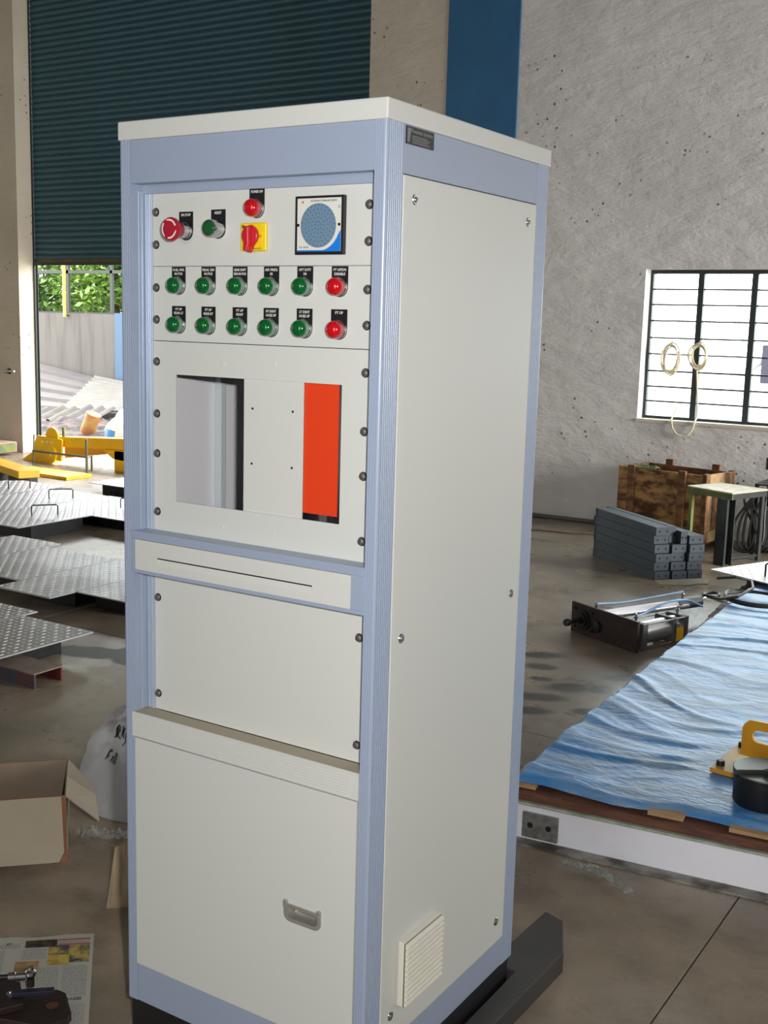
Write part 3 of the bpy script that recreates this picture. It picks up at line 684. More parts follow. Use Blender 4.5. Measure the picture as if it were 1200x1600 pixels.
def platform():
    O = (-.312, 1.271); A = math.radians(6.5); M = frame2(*O, A)
    R = thing('low_platform', (.6, 3.0, 0), 'low white steel platform topped with brown planks beside the cabinet', 'platform')
    # front channel beam
    MB().box(-.10, 2.2, .032, .038, .006, .119, M=M).build('beam_web', WHITEST, R)
    MB().box(-.10, 2.2, -.012, .060, 0, .006, M=M).build('bottom_flange', GRIME, R, bevel=.001)
    MB().box(-.10, 2.2, .000, .060, .119, .126, M=M).build('top_flange', GREENLIP, R, bevel=.001)
    bp = MB().box(.000, .105, .022, .0315, .014, .088, M=M).build('end_plate', mat('scuffed_grey_plate', (150, 150, 146), .45, .6, rgb2=(96, 92, 86), scale=25, lo=.45, hi=.7), R, bevel=.001)
    for x in (.024, .078): MB().lathe([(.0085, 0), (.0085, .0006)], M @ Vector((x, .022, .052)), M.to_3x3() @ Vector((0, -1, 0)), 14).build('bolt_hole', HOLE, bp)
    MB().prism([(-.02, .126), (.000, .112), (.03, .116), (.03, .119), (-.02, .119)], .020, .031, 'y', M=M).build('weld_bead', HOLE, R)
    # side channel and cross members
    MB().add([], []).prism([(.0, .06), (.015, .06), (.17, 3.9), (.155, 3.9)], .004, .126, 'z', M=M).build('side_beam', WHITEST, R)
    # deck planks, along the beam
    n = 26; rnd = random.Random(3)
    for k in range(n):
        v0 = .012+k*.148; v1 = v0+.143; s = lambda v: -.01+.165*v/3.9
        h = .1262+rnd.uniform(-.001, .001)+.025
        MB().prism([(s(v0)-rnd.uniform(0, .02), v0), (2.2, v0), (2.2, v1), (s(v1)-rnd.uniform(0, .02), v1)], .1262, h, 'z', M=M).build('deck_plank', WOODB, R, bevel=.002, seg=1)
    rz = A
    for (u0, u1, v) in ((-.10, .03, .035), (.350, .445, .030), (.565, .71, .028)):
        tag(MB().box(u0, u1, v, v+.10, .1526, .1640, M=M).build('packing_strip', WOODL, bevel=.001), None)
    ps = [o for o in bpy.data.objects if o.name.startswith('packing_strip')]
    for o, l in zip(ps, ('pale wood packing strip at the cabinet end of the plank under the blue tarp', 'middle pale wood packing strip between the brown plank and the blue tarp', 'pale wood packing strip under the blue tarp at the right frame edge')): tag(o, l, 'wood strip', 'wood strips under the blue tarp')
    # tarp
    LE = [(0, -.075), (.175, -.060), (.317, -.063), (.633, -.040), (1.044, -.012), (1.371, .004), (1.9, .045), (2.28, .085), (2.8, .122), (3.1, .150)]
    def le(v):
        for (a, b), (c, d) in zip(LE, LE[1:]):
            if v <= c: return b+(d-b)*(v-a)/(c-a)
        return LE[-1][1]
    def ridge(p): return 1-abs(noise.noise(p))*2
    def fn(U, V):
        f0 = .050+.016*noise.noise((U*9, 3, 0))+.010*math.sin(U*31)-.03*max(0, .12-U)*4
        v = f0+(3.10-f0)*V
        wob = .012*noise.noise((v*9, 7, 1))+.005*noise.noise((v*34, 2, 1))
        u0 = le(v)+wob; u0c = u0
        u = u0+(2.05-u0)*U
        h = .1700
        p = Vector((u*2.2, v*5.5, 0)); q = Vector((u*5+v*1.5, v*14, 3))
        w = .5*noise.noise((u*1.3, v*1.1, 4)); p = Vector((u*1.1, v*4.2+w*3, 0)); q = Vector((u*3.2+v*1.0, v*8+w*5, 3))
        wr = .020*max(0, ridge(p)-.62)+.006*max(0, ridge(q)-.60)+.0014*noise.noise((u*9, v*24, 1))+.0010*noise.noise((u*50, v*60, 1))
        X = M @ Vector((u, v, 0)); dd = max(0, 1-max(0, max(abs(X.x-.28)-.22, abs(X.y-1.72)-.26))/.08)
        h += wr*(1-dd)+.003*dd
        d = (u-u0)
        if d < .03: h -= .045*(1-d/.03)
        dv = v-f0
        if dv < .035: h -= .011*(1-dv/.035)
        h = max(h, (.1655 if d > .045 else .12) if dv > .02 else .1535)
        return tuple(M @ Vector((u, v, h)))
    TARP = mat('blue_polythene_tarp', (66, 138, 204), .34, rgb2=(158, 182, 204), scale=3.4, detail=9, stretch=(1.2, 3.4, 1), lo=.42, hi=.68, rough2=.5, bump=.5, bscale=26, dist=.006, spec=.6)
    t = MB().grid(fn, 190, 260, thick=.0012).build('tarpaulin', TARP, smooth=True)
    tag(t, 'crumpled blue tarpaulin spread over the low plank platform', 'tarpaulin')
platform()

def bracket_and_pulley():
    M = frame2(.094, 1.690, math.radians(-4))
    Z = .1755
    R = thing('lifting_bracket', (.25, 1.80, Z), 'yellow lifting bracket with oval hand hole standing on the blue tarp', 'bracket')
    MB().prism([(0, 0), (.34, 0), (.34, .26), (-.005, .26)], Z, Z+.014, 'z', M=M).build('bracket_base', [YELB, TAN], R, bevel=.001)
    b = [o for o in bpy.data.objects if o.parent == R][0]
    for p in b.data.polygons:
        if p.normal.z > .9: p.material_index = 1
    # upright plate with oval hole
    x0, x1, z0, z1 = .052, .30, Z+.0142, .326; c = .022
    out = [(x0, z0), (x1, z0), (x1, z1), (x0+c, z1-.002), (x0+.004, z1-.018), (x0, z1-.03)]
    hx0, hx1, hz0, hz1 = .082, .162, .258, .296; hr = (hz1-hz0)/2
    hole = []
    for k in range(13): a = PI/2+PI*k/12; hole.append((hx0+hr+hr*math.cos(a), (hz0+hz1)/2+hr*math.sin(a)))
    for k in range(13): a = -PI/2+PI*k/12; hole.append((hx1-hr+hr*math.cos(a), (hz0+hz1)/2+hr*math.sin(a)))
    # match hole points to an outer outline sampled by direction
    cx, cz = (hx0+hx1)/2, (hz0+hz1)/2; n = len(hole); ring = []
    for (hx, hz) in hole:
        dx, dz = hx-cx, hz-cz; best = None
        for i in range(len(out)):
            ax, az = out[i]; bx, bz = out[(i+1) % len(out)]
            ex, ez = bx-ax, bz-az; den = dx*ez-dz*ex
            if abs(den) < 1e-9: continue
            t = ((ax-cx)*ez-(az-cz)*ex)/den; s = ((ax-cx)*dz-(az-cz)*dx)/den
            if t > 0 and -1e-6 <= s <= 1+1e-6 and (best is None or t < best): best = t
        ring.append((cx+dx*best, cz+dz*best))
    ya, yb = .104, .117
    v = [(p[0], ya, p[1]) for p in ring]+[(p[0], ya, p[1]) for p in hole]+[(p[0], yb, p[1]) for p in ring]+[(p[0], yb, p[1]) for p in hole]
    f = []
    for k in range(n):
        j = (k+1) % n
        f += [(k, n+k, n+j, j), (2*n+k, 2*n+j, 3*n+j, 3*n+k), (n+k, 3*n+k, 3*n+j, n+j), (k, j, 2*n+j, 2*n+k)]
    MB().add([M @ Vector(q) for q in v], f).build('upright_plate', YELB, R)
    MB().prism([(.13, Z+.0142), (.22, Z+.0142), (.145, .250), (.135, .250)], .090, .1035, 'y', M=M).build('gusset', YELB, R)
    for (x, y) in ((.014, .036), (.012, .225)):
        MB().lathe([(.0125, 0), (.0125, .012), (.010, .016)], M @ Vector((x+.004, y, Z+.014)), (0, 0, 1), 12).build('bolt_head', BLACKP, R)
    c = Vector((.281, 1.5560, 0)); zb = .1755
    R = thing('round_die', (c.x, c.y, zb), 'black cylindrical steel die with slotted grey top standing on the blue tarp', 'machine part')
    MB().lathe([(.076, 0), (.080, .006), (.080, .070), (.0815, .071), (.0815, .082)], (c.x, c.y, zb), (0, 0, 1), 48).build('die_body', DARKIRON, R, smooth=True)
    def half(a0, a1, r, z0, z1, name, m):
        pts = [(c.x+r*math.cos(a), c.y+r*math.sin(a)) for a in [math.radians(a0+(a1-a0)*k/24) for k in range(25)]]
        return MB().prism(pts, zb+z0, zb+z1, 'z').build(name, m, R, smooth=True, bevel=.0015)
    half(28, 222, .0840, .0822, .098, 'upper_collar', MACHTOP)
    half(228, 384, .0800, .0822, .088, 'front_face', MACHTOP)
    MB().box(c.x-.0800, c.x+.078, c.y-.0155, c.y-.0135, zb+.0822, zb+.0835, M=Matrix.Translation(c) @ Matrix.Rotation(math.radians(28), 4, 'Z') @ Matrix.Translation(-c)).build('slot', HOLE, R)
    MB().lathe([(.017, 0), (.017, .003)], (c.x+.018, c.y-.012, zb+.0960), (0, 0, 1), 20).build('centre_bore', HOLE, R)
bracket_and_pulley()

def film(name, pts, label, w=.05, seed=1, col=(.85, .9, .85), op=.26, h=.02, parent=None):
    pts = [Vector(p) for p in pts]; rnd = random.Random(seed)
    def fn(U, V):
        t = U*(len(pts)-1); i = min(int(t), len(pts)-2); p = pts[i].lerp(pts[i+1], t-i)
        d = (pts[min(i+1, len(pts)-1)]-pts[i]); nrm = Vector((-d.y, d.x, 0)).normalized()
        ww = w*(.6+.6*abs(noise.noise((U*3, seed, 0)))) 
        q = p+nrm*(V-.5)*ww*2
        q.z = .003+h*(.5+.5*noise.noise((U*9, V*5, seed)))+h*.7*abs(noise.noise((U*22, V*16, seed)))
        q.x += .008*noise.noise((U*12, V*7, seed+3)); q.y += .008*noise.noise((U*12, V*7, seed+9))
        return tuple(q)
    g = MATS.get(name+'_m') or glass_mat(name+'_m', (.9, .93, .9), .35, .12, op, col)
    return tag(MB().grid(fn, 40, 12).build(name, g, parent, smooth=True), label, 'plastic film')
film('plastic_film', [(-.150, 1.215, 0), (-.05, 1.225, 0), (.06, 1.155, 0)], 'strip of clear crumpled plastic film on the floor before the white beam', .024, 4)
film('plastic_film', [(-1.335, .575, 0), (-1.24, .60, 0), (-1.15, .68, 0)], 'clear crumpled plastic film on the floor between carton and cabinet', .04, 8, h=.035)

def carton():
    B = Vector((-1.257, .461, 0)); e1 = Vector((-.690, -.724, 0)).normalized(); e2 = Vector((-.724, .690, 0)).normalized()
    H = .185; Lx = .50; Ly = .262; t = .004
    R = thing('cardboard_box', tuple(B+e1*Lx/2+e2*Ly/2), 'open brown cardboard carton with flaps folded out, standing on the floor', 'box')
    M = Matrix.Identity(4); M.col[0][:3] = e1; M.col[1][:3] = e2; M.col[2][:3] = (0, 0, 1); M.col[3][:3] = B
    # e1,e2,z is left-handed: swap via builder is harmless for closed boxes after recalculation
    def bx(name, m, *a):
        o = MB().box(*a, M=M).build(name, m, R)
        o.data.flip_normals(); return o
    bx('box_wall', CARDE, 0, Lx, 0, t, .0, H); bx('box_wall', CARD, 0, Lx, Ly-t, Ly, 0, H)
    bx('box_wall', CARD, 0, t, t, Ly-t, 0, H); bx('box_wall', CARD, Lx-t, Lx, t, Ly-t, 0, H); bx('box_bottom', CARD, t, Lx-t, t, Ly-t, 0, t)
    def flap(name, quad, m):
        v = [M @ Vector(q) for q in quad]; n = (v[1]-v[0]).cross(v[2]-v[0]).normalized()*.0035
        k = len(v)
        MB().add([tuple(p) for p in v]+[tuple(p+n) for p in v], [tuple(range(k))[::-1], tuple(range(k, 2*k))]+[(i, (i+1) % k, (i+1) % k+k, i+k) for i in range(k)]).build(name, m, R)
    flap('front_flap', [(.012, -.003, H), (Lx, -.003, H), (Lx, -.046, .035), (.30, -.047, .022), (.02, -.046, .020), (.006, -.040, .045)], CARDL)
    flap('side_flap', [(0, .0, H), (0, Ly*.48, H+.004), (-.075, Ly*.50, .125), (-.085, .03, .095)], CARDL)
    flap('side_flap', [(0, Ly*.50, H+.004), (0, Ly, H), (-.035, Ly, H-.045), (-.078, Ly*.66, .118), (-.075, Ly*.50, .125)], CARDL)
    st = MB()
    for k in range(3):
        st.add([tuple(M @ Vector(q)) for q in ((.06+.035*k, -.0345-.0006, .075), (.075+.035*k, -.0345-.0006, .075), (.10+.03*k, -.0465, .03), (.082+.03*k, -.0465, .03))], [(0, 1, 2, 3)])
carton()

def bag():
    C = Vector((-1.40, .925, 0))
    def surf(th, ph, off=0):
        d = Vector((math.cos(th)*math.cos(ph), math.sin(th)*math.cos(ph), math.sin(ph)))
        r = 1+.16*noise.noise(d*1.6+Vector((3, 1, 0)))+.07*noise.noise(d*4.2)+.035*abs(noise.noise(d*9))*2
        top = max(0, math.sin(ph)); q = Vector((d.x*.235*r*(1-.25*top), d.y*.20*r*(1-.25*top), max(0, math.sin(ph))**.8*.30*r))
        n = d*off
        return C+q+n+Vector((0, 0, .002))
    g = glass_mat('milky_plastic', (.9, .9, .92), .3, .15, .72, (.74, .74, .76))
    m = MB(); nu, nv = 72, 30; v = []; f = []
    for j in range(nv+1):
        for i in range(nu): v.append(tuple(surf(2*PI*i/nu, PI/2*j/nv)))
    for j in range(nv):
        for i in range(nu): k = (i+1) % nu; f.append((j*nu+i, j*nu+k, (j+1)*nu+k, (j+1)*nu+i))
    f.append(tuple(range(nu))[::-1])
    R = m.add(v, f).build('plastic_bag', g, smooth=True)
    tag(R, 'milky white plastic bag with black scrawl, slumped on the floor behind the carton', 'bag')
    WM[R.name] = Matrix.Translation(R.location)
    # black marker scrawl on the side that faces the cabinet front
    s = MB()
    th0 = math.radians(-101)
    def P(u, w): return surf(th0+u, .60+w, .004)
    zig = [[(0, .22), (.03, .10), (.05, .24), (.08, .11), (.10, .24)], [(.14, .22), (.13, .12), (.19, .11)], [(.13, .17), (.18, .18)], [(.22, .24), (.25, .12), (.28, .22), (.31, .10)], [(.36, .22), (.38, .05), (.33, .02)],
           [(.08, -.04), (.07, -.17), (.13, -.13), (.08, -.09), (.13, -.05), (.08, -.04)], [(.17, -.1), (.18, -.17)], [(.22, -.06), (.23, -.18)], [(.27, -.07), (.28, -.19)]]
    for z in zig:
        pts = []
        for a, b in zip(z, z[1:]):
            for k in range(4): t = k/4; pts.append(P(a[0]+(b[0]-a[0])*t, a[1]+(b[1]-a[1])*t))
        pts.append(P(*z[-1])); s.tube(pts, .0016, 5)
    s.build('marker_scrawl', BLACKP, R)['kind'] = 'stuff'
bag()

def offcut():
    a = Vector((-.985, .340, 0)); d = Vector((.72, .69, 0)).normalized(); n = Vector((.69, -.72, 0)).normalized()
    pts = [a, a+d*.17, a+d*.17-n*.02+Vector((0, 0, .150)), a+d*.06-n*.02+Vector((0, 0, .165)), a+d*.022-n*.02+Vector((0, 0, .150))]
    th = n*-.018; k = len(pts)
    o = MB().add([tuple(p) for p in pts]+[tuple(p+th) for p in pts], [tuple(range(k)), tuple(range(k, 2*k))[::-1]]+[((i+1) % k, i, i+k, (i+1) % k+k) for i in range(k)]).build('wood_offcut', mat('grained_offcut', (156, 138, 112), .7, rgb2=(130, 112, 88), scale=12, stretch=(6, 6, .6)), bevel=.001)
    tag(o, 'pale wood offcut standing on the floor at the left side of the cabinet', 'wood piece')
offcut()

def newspaper():
    TR = Vector((-.920, .239, 0)); ea = Vector((-.750, -.661, 0)); eb = Vector((.705, -.709, 0))
    def P(a, b, z=0): 
        h = .0012+.0022*(.5+.5*noise.noise((a*9, b*7, 2)))+z+.004*max(0, .03-b)*20*abs(noise.noise((a*14, 1, 1)))
        q = TR+ea*a+eb*b; return (q.x, q.y, h)
    PAPER = mat('newsprint', (186, 184, 172), .85, rgb2=(176, 174, 164), scale=8)
    m = MB(); m.grid(lambda U, V: P(U*.42, V*.52+.006*noise.noise((U*5, 0, 4))*(1-V)), 42, 42, thick=.0008)
    R = m.build('newspaper', PAPER); R.data.flip_normals()
    tag(R, 'newspaper page with colour pictures spread on the floor, lower left', 'newspaper'); WM[R.name] = Matrix.Translation(R.location)
    def rect(name, a0, a1, b0, b1, mt, z=.0005):
        g = MB().grid(lambda U, V: P(a0+(a1-a0)*U, b0+(b1-b0)*V, z), 12, 8); o = g.build(name, mt, R); o.data.flip_normals(); return o
    def loc(x, y): d = Vector((x, y, 0))-TR; return d.dot(ea), d.dot(eb)
    pd = mat('dark_print_picture', (88, 60, 50), .8, rgb2=(38, 32, 34), scale=45, lo=.45, hi=.55)
    pc = mat('colour_print_picture', (196, 170, 84), .8, rgb2=(66, 70, 88), scale=22, lo=.42, hi=.56)
    pt = mat('tan_print_picture', (190, 152, 104), .8, rgb2=(124, 96, 66), scale=22)
    pr = mat('red_print_rule', (176, 60, 66), .8); pb = mat('grey_text_columns', (150, 150, 144), .85, rgb2=(176, 174, 166), scale=260, detail=1, lo=.45, hi=.5)
    ty = mat('yellow_print_picture', (206, 194, 92), .8, rgb2=(168, 130, 60), scale=25)
    rect('print_picture', .082, .154, .018, .050, pd); rect('print_picture', .008, .100, .046, .120, pc); rect('print_picture', .052, .100, .086, .128, ty, .0009); rect('print_picture', .118, .170, .108, .158, pt)
    rect('print_rule', .008, .080, .018, .023, pr); rect('print_rule', .008, .080, .039, .044, pr); rect('print_column', .010, .080, .026, .036, pb, .0004)
    for k in range(5):
        a0 = .010+.062*k; b0 = (.134 if k == 0 else .136) if k < 2 else .055
        if k == 2: b0 = .165
        rect('print_column', a0, a0+.054, b0, .36 if k != 0 else .255, pb, .0004)
    rect('print_column', .010, .064, .285, .44, pb, .0004); rect('print_column', .105, .158, .056, .100, pb, .0004); rect('print_column', .165, .30, .030, .050, pb, .0004)
    Rm = Matrix((tuple(-ea), tuple(-eb), (0, 0, 1))).transposed()
    q = TR+ea*.044+eb*.270; text('AVERAGES', .014, (q.x, q.y, .0052), Rm, R, DARKPRINT, 'headline', width=.052)
    q = TR+ea*.190+eb*.034; text('ET', .012, (q.x, q.y, .0052), Rm, R, DARKPRINT, 'headline')
newspaper()

def clamp_part():
    R = thing('iron_clamp', (-.79, -.06, .006), 'dark rusty iron clamp with silver ball joint lying on the newspaper', 'machine part')
    z0 = .0062
    MB().prism([(-.90, -.15), (-.812, -.135), (-.703, -.098), (-.688, -.055), (-.698, -.033), (-.760, .008), (-.785, .007), (-.83, -.048), (-.86, -.03), (-.92, -.09)], z0, z0+.020, 'z').build('clamp_plate', RUSTM, R, bevel=.002)
    MB().prism([(-.93, -.12), (-.82, -.150), (-.782, -.085), (-.850, -.036), (-.895, -.052)], z0+.0202, z0+.036, 'z').build('upper_plate', RUSTM, R, bevel=.002)
    MB().lathe([(.0085, 0), (.0085, .003), (.005, .003), (.005, .0015)], (-.829, -.080, z0+.0362), (0, 0, 1), 16).build('silver_washer', STEEL, R)
    MB().lathe([(.013, 0), (.013, .0006)], (-.747, -.040, z0+.0202), (0, 0, 1), 16).build('rust_patch', mat('rust_red', (92, 48, 30), .8), R)
    MB().box(-.835, -.750, -.010, .006, z0+.0365, z0+.046, M=Matrix.Translation((-.79, -.05, 0)) @ Matrix.Rotation(math.radians(42), 4, 'Z') @ Matrix.Translation((.79, .0, 0))).build('cross_bar', mat('blued_steel', (64, 66, 84), .35, .7), R, bevel=.001)
    MB().lathe([(.0075, 0), (.0075, .018)], (-.806, -.045, z0+.046), (0, 0, 1), 14).build('pin', RUSTM, R)
    MB().lathe([(.001, -.010), (.008, -.008), (.0125, 0), (.0115, .006), (.007, .010), (.006, .016), (.001, .0165)], (-.806, -.045, z0+.074), (0, 0, 1), 20).build('ball_joint', STEEL, R, smooth=True)
    d = Vector((-.74, -.67, 0)).normalized(); p = Vector((-.806, -.045, z0+.070))
    MB().lathe([(.0085, .010), (.0085, .030), (.0095, .031), (.0095, .045), (.008, .046)], p, d, 16).build('rod_socket', STEEL, R, smooth=True)
    MB().lathe([(.0055, .046), (.0055, .14)], p, d, 12).build('rod', BLACKP, R)
clamp_part()

# ================================================================== CHECKER PLATES on the left
def tread_mesh(w, l, ang, rnd):
    """raised lozenge treads in one mesh, centred at the origin"""
    m = MB(); P = .034; ca, sa = math.cos(ang), math.sin(ang)
    nx, ny = int(w/P), int(l/P)
    for i in range(nx):
        for j in range(ny):
            x = (i+.5)*w/nx-w/2; y = (j+.5)*l/ny-l/2
            a = ang if (i+j) % 2 else ang+PI/2
            c, s = math.cos(a), math.sin(a); L, B, h = .0125, .0048, .0024
            q = [(x+c*L, y+s*L, 0), (x-s*B, y+c*B, 0), (x-c*L, y-s*L, 0), (x+s*B, y-c*B, 0), (x+c*L*.5, y+s*L*.5, h), (x-c*L*.5, y-s*L*.5, h)]
            m.add(q, [(0, 1, 4), (1, 2, 5, 4), (2, 3, 5), (3, 0, 4, 5)])
    return m
def checker_plate(x0, x1, y0, y1, z, label, rot=0, handle=None, support=True, grp='checker plates laid out by the doorway', hside=0):
    cx, cy = (x0+x1)/2, (y0+y1)/2
    M = Matrix.Translation((cx, cy, 0)) @ Matrix.Rotation(rot, 4, 'Z')
    w, l = x1-x0, y1-y0
    R = thing('checker_plate', (cx, cy, z-.006), label, 'steel plate', grp)
    MB().box(-w/2, w/2, -l/2, l/2, z-.006, z, M=M).build('plate_sheet', GALV, R)
    t = tread_mesh(w-.01, l-.01, math.radians(0), random)
    t.v = [tuple(M @ Vector((q[0], q[1], q[2]+z))) for q in t.v]
    t.build('tread_pattern', TREADGLINT, R)['kind'] = 'stuff'
    if handle:
        hx, hy, a, wd = handle
        H = Matrix.Translation((hx, hy, z)) @ Matrix.Rotation(a, 4, 'Z')
        MB().tube([H @ Vector(q) for q in ((-wd/2, 0, 0), (-wd/2, 0, .062), (-wd/2+.008, 0, .070), (wd/2-.008, 0, .070), (wd/2, 0, .062), (wd/2, 0, 0))], .0045, 8).build('lift_handle', DARKIRON, R)
    return R
def bearer(x0, x1, y0, y1, z, label, m=None):
    o = MB().box(x0, x1, y0, y1, 0, z).build('steel_bearer', m or DARKIRON, bevel=.003); tag(o, label, 'steel block', 'blocks carrying the checker plates')
plates = [
 (-3.09, -2.645, 1.00, 1.865, .094, 'checker plate nearest the camera, its corner pointing at the cabinet', None),
 (-3.56, -3.100, 1.15, 1.953, .094, 'checker plate beside the nearest one, at the left frame edge', None),
 (-3.655, -3.257, 2.160, 3.05, .094, 'checker plate in the middle row with its front corner sticking out', None),
 (-4.230, -3.661, 2.320, 3.00, .094, 'checker plate second from the left in the middle row', None),
 (-4.660, -4.236, 2.180, 3.11, .094, 'leftmost checker plate of the middle row', None),
 (-3.252, -2.800, 2.330, 3.20, .094, 'checker plate of the middle row next to the cabinet post', None),
 (-5.370, -4.800, 3.262, 3.884, .104, 'raised checker plate with wire handle in the row behind the middle one', (-5.03, 3.68, .9, .17)),
 (-5.362, -4.400, 3.890, 4.585, .100, 'bright wide checker plate running behind the cabinet post', (-4.85, 4.30, .9, .14)),
 (-5.960, -5.372, 3.620, 4.570, .100, 'bright checker plate with wire handle left of the wide one', (-5.52, 4.26, .9, .17)),
 (-6.560, -5.970, 3.80, 4.700, .100, 'checker plate with wire handle at the left frame edge below the yellow beam', (-6.12, 4.38, 1.0, .16)),
 (-6.000, -5.170, 4.98, 5.62, .100, 'farthest checker plate, nearest the shutter opening', None)]
for p in plates:
    checker_plate(*p[:5], p[5], handle=p[6])
for k, (x0, x1, y0, y1, z, l) in enumerate([(-3.05, -2.75, 1.52, 1.78, .087, 'dark block under the nearest checker plate'), (-3.5, -3.2, 1.5, 1.85, .087, 'dark block under the checker plate at the left frame edge'),
        (-3.62, -3.30, 2.36, 2.9, .087, 'dark block under the front corner of the middle row'), (-4.2, -3.72, 2.42, 2.9, .087, 'dark block under the second plate of the middle row'),
        (-4.63, -4.28, 2.3, 3.0, .087, 'dark block under the leftmost plate of the middle row'), (-3.22, -2.88, 2.42, 3.1, .087, 'dark block under the middle row beside the cabinet'),
        (-5.33, -4.84, 3.40, 3.84, .097, 'dark block under the raised plate with handle'), (-5.3, -4.5, 4.02, 4.5, .093, 'dark block under the bright wide plate'),
        (-5.9, -5.42, 3.75, 4.5, .093, 'dark block under the bright plate left of the wide one'), (-6.5, -6.03, 3.9, 4.6, .093, 'dark block under the plate below the yellow beam'), (-5.95, -5.25, 5.08, 5.55, .093, 'dark block under the farthest checker plate')]):
    bearer(x0, x1, y0, y1, z, l)

def short_channel():
    R = thing('channel_offcut', (-2.7, 1.45, 0), 'short blue and red steel channel lying on the floor under the nearest checker plate', 'steel channel')
    x0, x1, y0, y1, z = -2.98, -2.455, 1.378, 1.520, .062
    MB().box(x0, x1, y0, y1, z-.007, z).build('web', mat('dusty_brown_steel', (134, 120, 108), .7, rgb2=(112, 98, 88), scale=8), R, bevel=.001)
    bl = mat('dull_blue_flange', (54, 66, 80), .6, rgb2=(92, 54, 48), scale=3, stretch=(1.4, 1, 1), lo=.45, hi=.55)
    MB().box(x0, x1, y0, y0+.008, 0, z-.007).build('flange', bl, R); MB().box(x0, x1, y1-.008, y1, 0, z-.007).build('flange', mat('dull_red_flange', (104, 40, 40), .6), R)
short_channel()

def yellow_things():
    # hydraulic arm lying in the doorway
    R = thing('yellow_crane_arm', (-7.3, 6.2, 0), 'bright yellow fabricated arm with round end plates lying in the doorway', 'machine arm')
    Y0, Y1 = 6.14, 6.30
    MB().add([], []).prism([(-7.93, .250), (-6.35, .335), (-6.35, .225), (-6.80, .205), (-7.93, .150)], Y0+.02, Y1-.02, 'y').build('box_arm', YELM, R, bevel=.006)
    MB().prism([(-8.00, .060), (-7.60, .030), (-7.58, .245), (-7.93, .262), (-7.97, .20)], Y0-.02, Y0, 'y').build('side_plate', YELM, R, bevel=.003)
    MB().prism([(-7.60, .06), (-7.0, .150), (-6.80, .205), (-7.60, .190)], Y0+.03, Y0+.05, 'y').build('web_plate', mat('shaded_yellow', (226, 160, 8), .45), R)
    MB().prism([(-7.05, .19), (-6.65, .20), (-6.72, .10), (-6.92, .115)], Y0, Y0+.02, 'y').build('lug_plate', YELM, R)
    for k in range(3): MB().lathe([(.012, 0), (.012, .001)], (-7.86+.065*k, Y0-.0201, .205), (0, -1, 0), 12).build('bolt_hole', WHITEP, R)
    MB().lathe([(.088, 0), (.088, .02)], (-7.745, Y0+.02, .262), (0, -1, 0), 28).build('round_plate', YELM, R)
    MB().lathe([(.088, 0), (.088, .02), (.02, .02), (.02, .028)], (-7.740, Y0-.021, .088), (0, -1, 0), 28).build('round_plate', YELM, R)
    MB().prism([(-8.18, 0), (-7.78, 0), (-7.83, .10), (-7.98, .11)], Y0-.01, Y0+.12, 'y').build('foot', YELM, R)
    MB().cyl((-7.62, 6.18, .25), (-7.62, 6.18, .36), .016).build('lug', YELOL, R)
    MB().box(-6.9, -6.40, Y0, Y0+.12, 0, .195).build('end_support', YELM, R, bevel=.004)
    # trestle of rods before it
    R = thing('rod_trestle', (-7.32, 5.86, 0), 'thin dark rod trestle standing in front of the yellow arm', 'trestle')
    G = mat('dull_green_rod', (86, 92, 70), .5)
    MB().cyl((-7.74, 5.90, 0), (-7.72, 5.90, .30), .0065, 8).build('rod', G, R); MB().cyl((-6.90, 5.80, 0), (-6.90, 5.80, .325), .0115, 8).build('rod', G, R)
    MB().cyl((-7.74, 5.90, .142), (-6.90, 5.80, .160), .011, 8).build('cross_rod', G, R)
    MB().cyl((-7.05, 6.00, 0), (-7.05, 6.00, .15), .010, 8).build('rod', G, R); MB().cyl((-7.05, 6.0, .145), (-6.90, 5.80, .150), .007, 8).build('cross_rod', G, R)
    # yellow beam at the left edge
    R = thing('yellow_beam', (-6.9, 4.95, 0), 'orange-yellow beam on dark feet at the left frame edge', 'beam')
    M = Matrix.Translation((-6.50, 4.80, 0)) @ Matrix.Rotation(math.radians(160), 4, 'Z')
    MB().box(0, 1.3, -.09, .09, .105, .165, M=M).build('beam_body', YELM, R, bevel=.004); MB().box(.0, .30, -.07, .07, 0, .104, M=M).build('beam_foot', OLIVE, R); MB().box(.55, .9, -.07, .07, 0, .104, M=M).build('beam_foot', OLIVE, R)
    tag(MB().box(-7.55, -6.75, 5.42, 5.72, 0, .028).build('yellow_floor_plate', YELM), 'flat yellow plate on the floor below the yellow arm', 'steel plate')
    R = thing('crate_block', (-8.9, 6.25, 0), 'pinkish wooden block against the wall at the left frame edge', 'wooden block')
    MB().box(-9.5, -8.52, 6.02, 6.36, .03, .135).build('block_body', PINKB, R, bevel=.004); MB().box(-9.4, -8.72, 6.05, 6.33, 0, .03).build('block_foot', OLIVE, R)
    MB().box(-8.518, -8.512, 6.04, 6.34, .04, .125).build('block_end', YELOL, R)
yellow_things()

def lever():
    R = thing('lever_handle', (-8.75, 6.50, .84), 'steel lever handle on a dark rose on the left wall', 'handle')
    MB().lathe([(.030, 0), (.030, .012)], (-8.795, 6.519, .84), (0, -1, 0), 18).build('rose', BLACKP, R)
    MB().box(-8.85, -8.80, 6.500, 6.519, .822, .850).build('latch_stub', BLACKP, R)
    MB().cyl((-8.795, 6.507, .84), (-8.795, 6.47, .84), .010, 10).build('spindle', STEEL, R)
    MB().tube([(-8.80, 6.462, .842), (-8.73, 6.458, .844), (-8.655, 6.462, .846)], .0095, 10).build('lever', mat('pale_lever', (206, 204, 206), .3, .4), R)
lever()

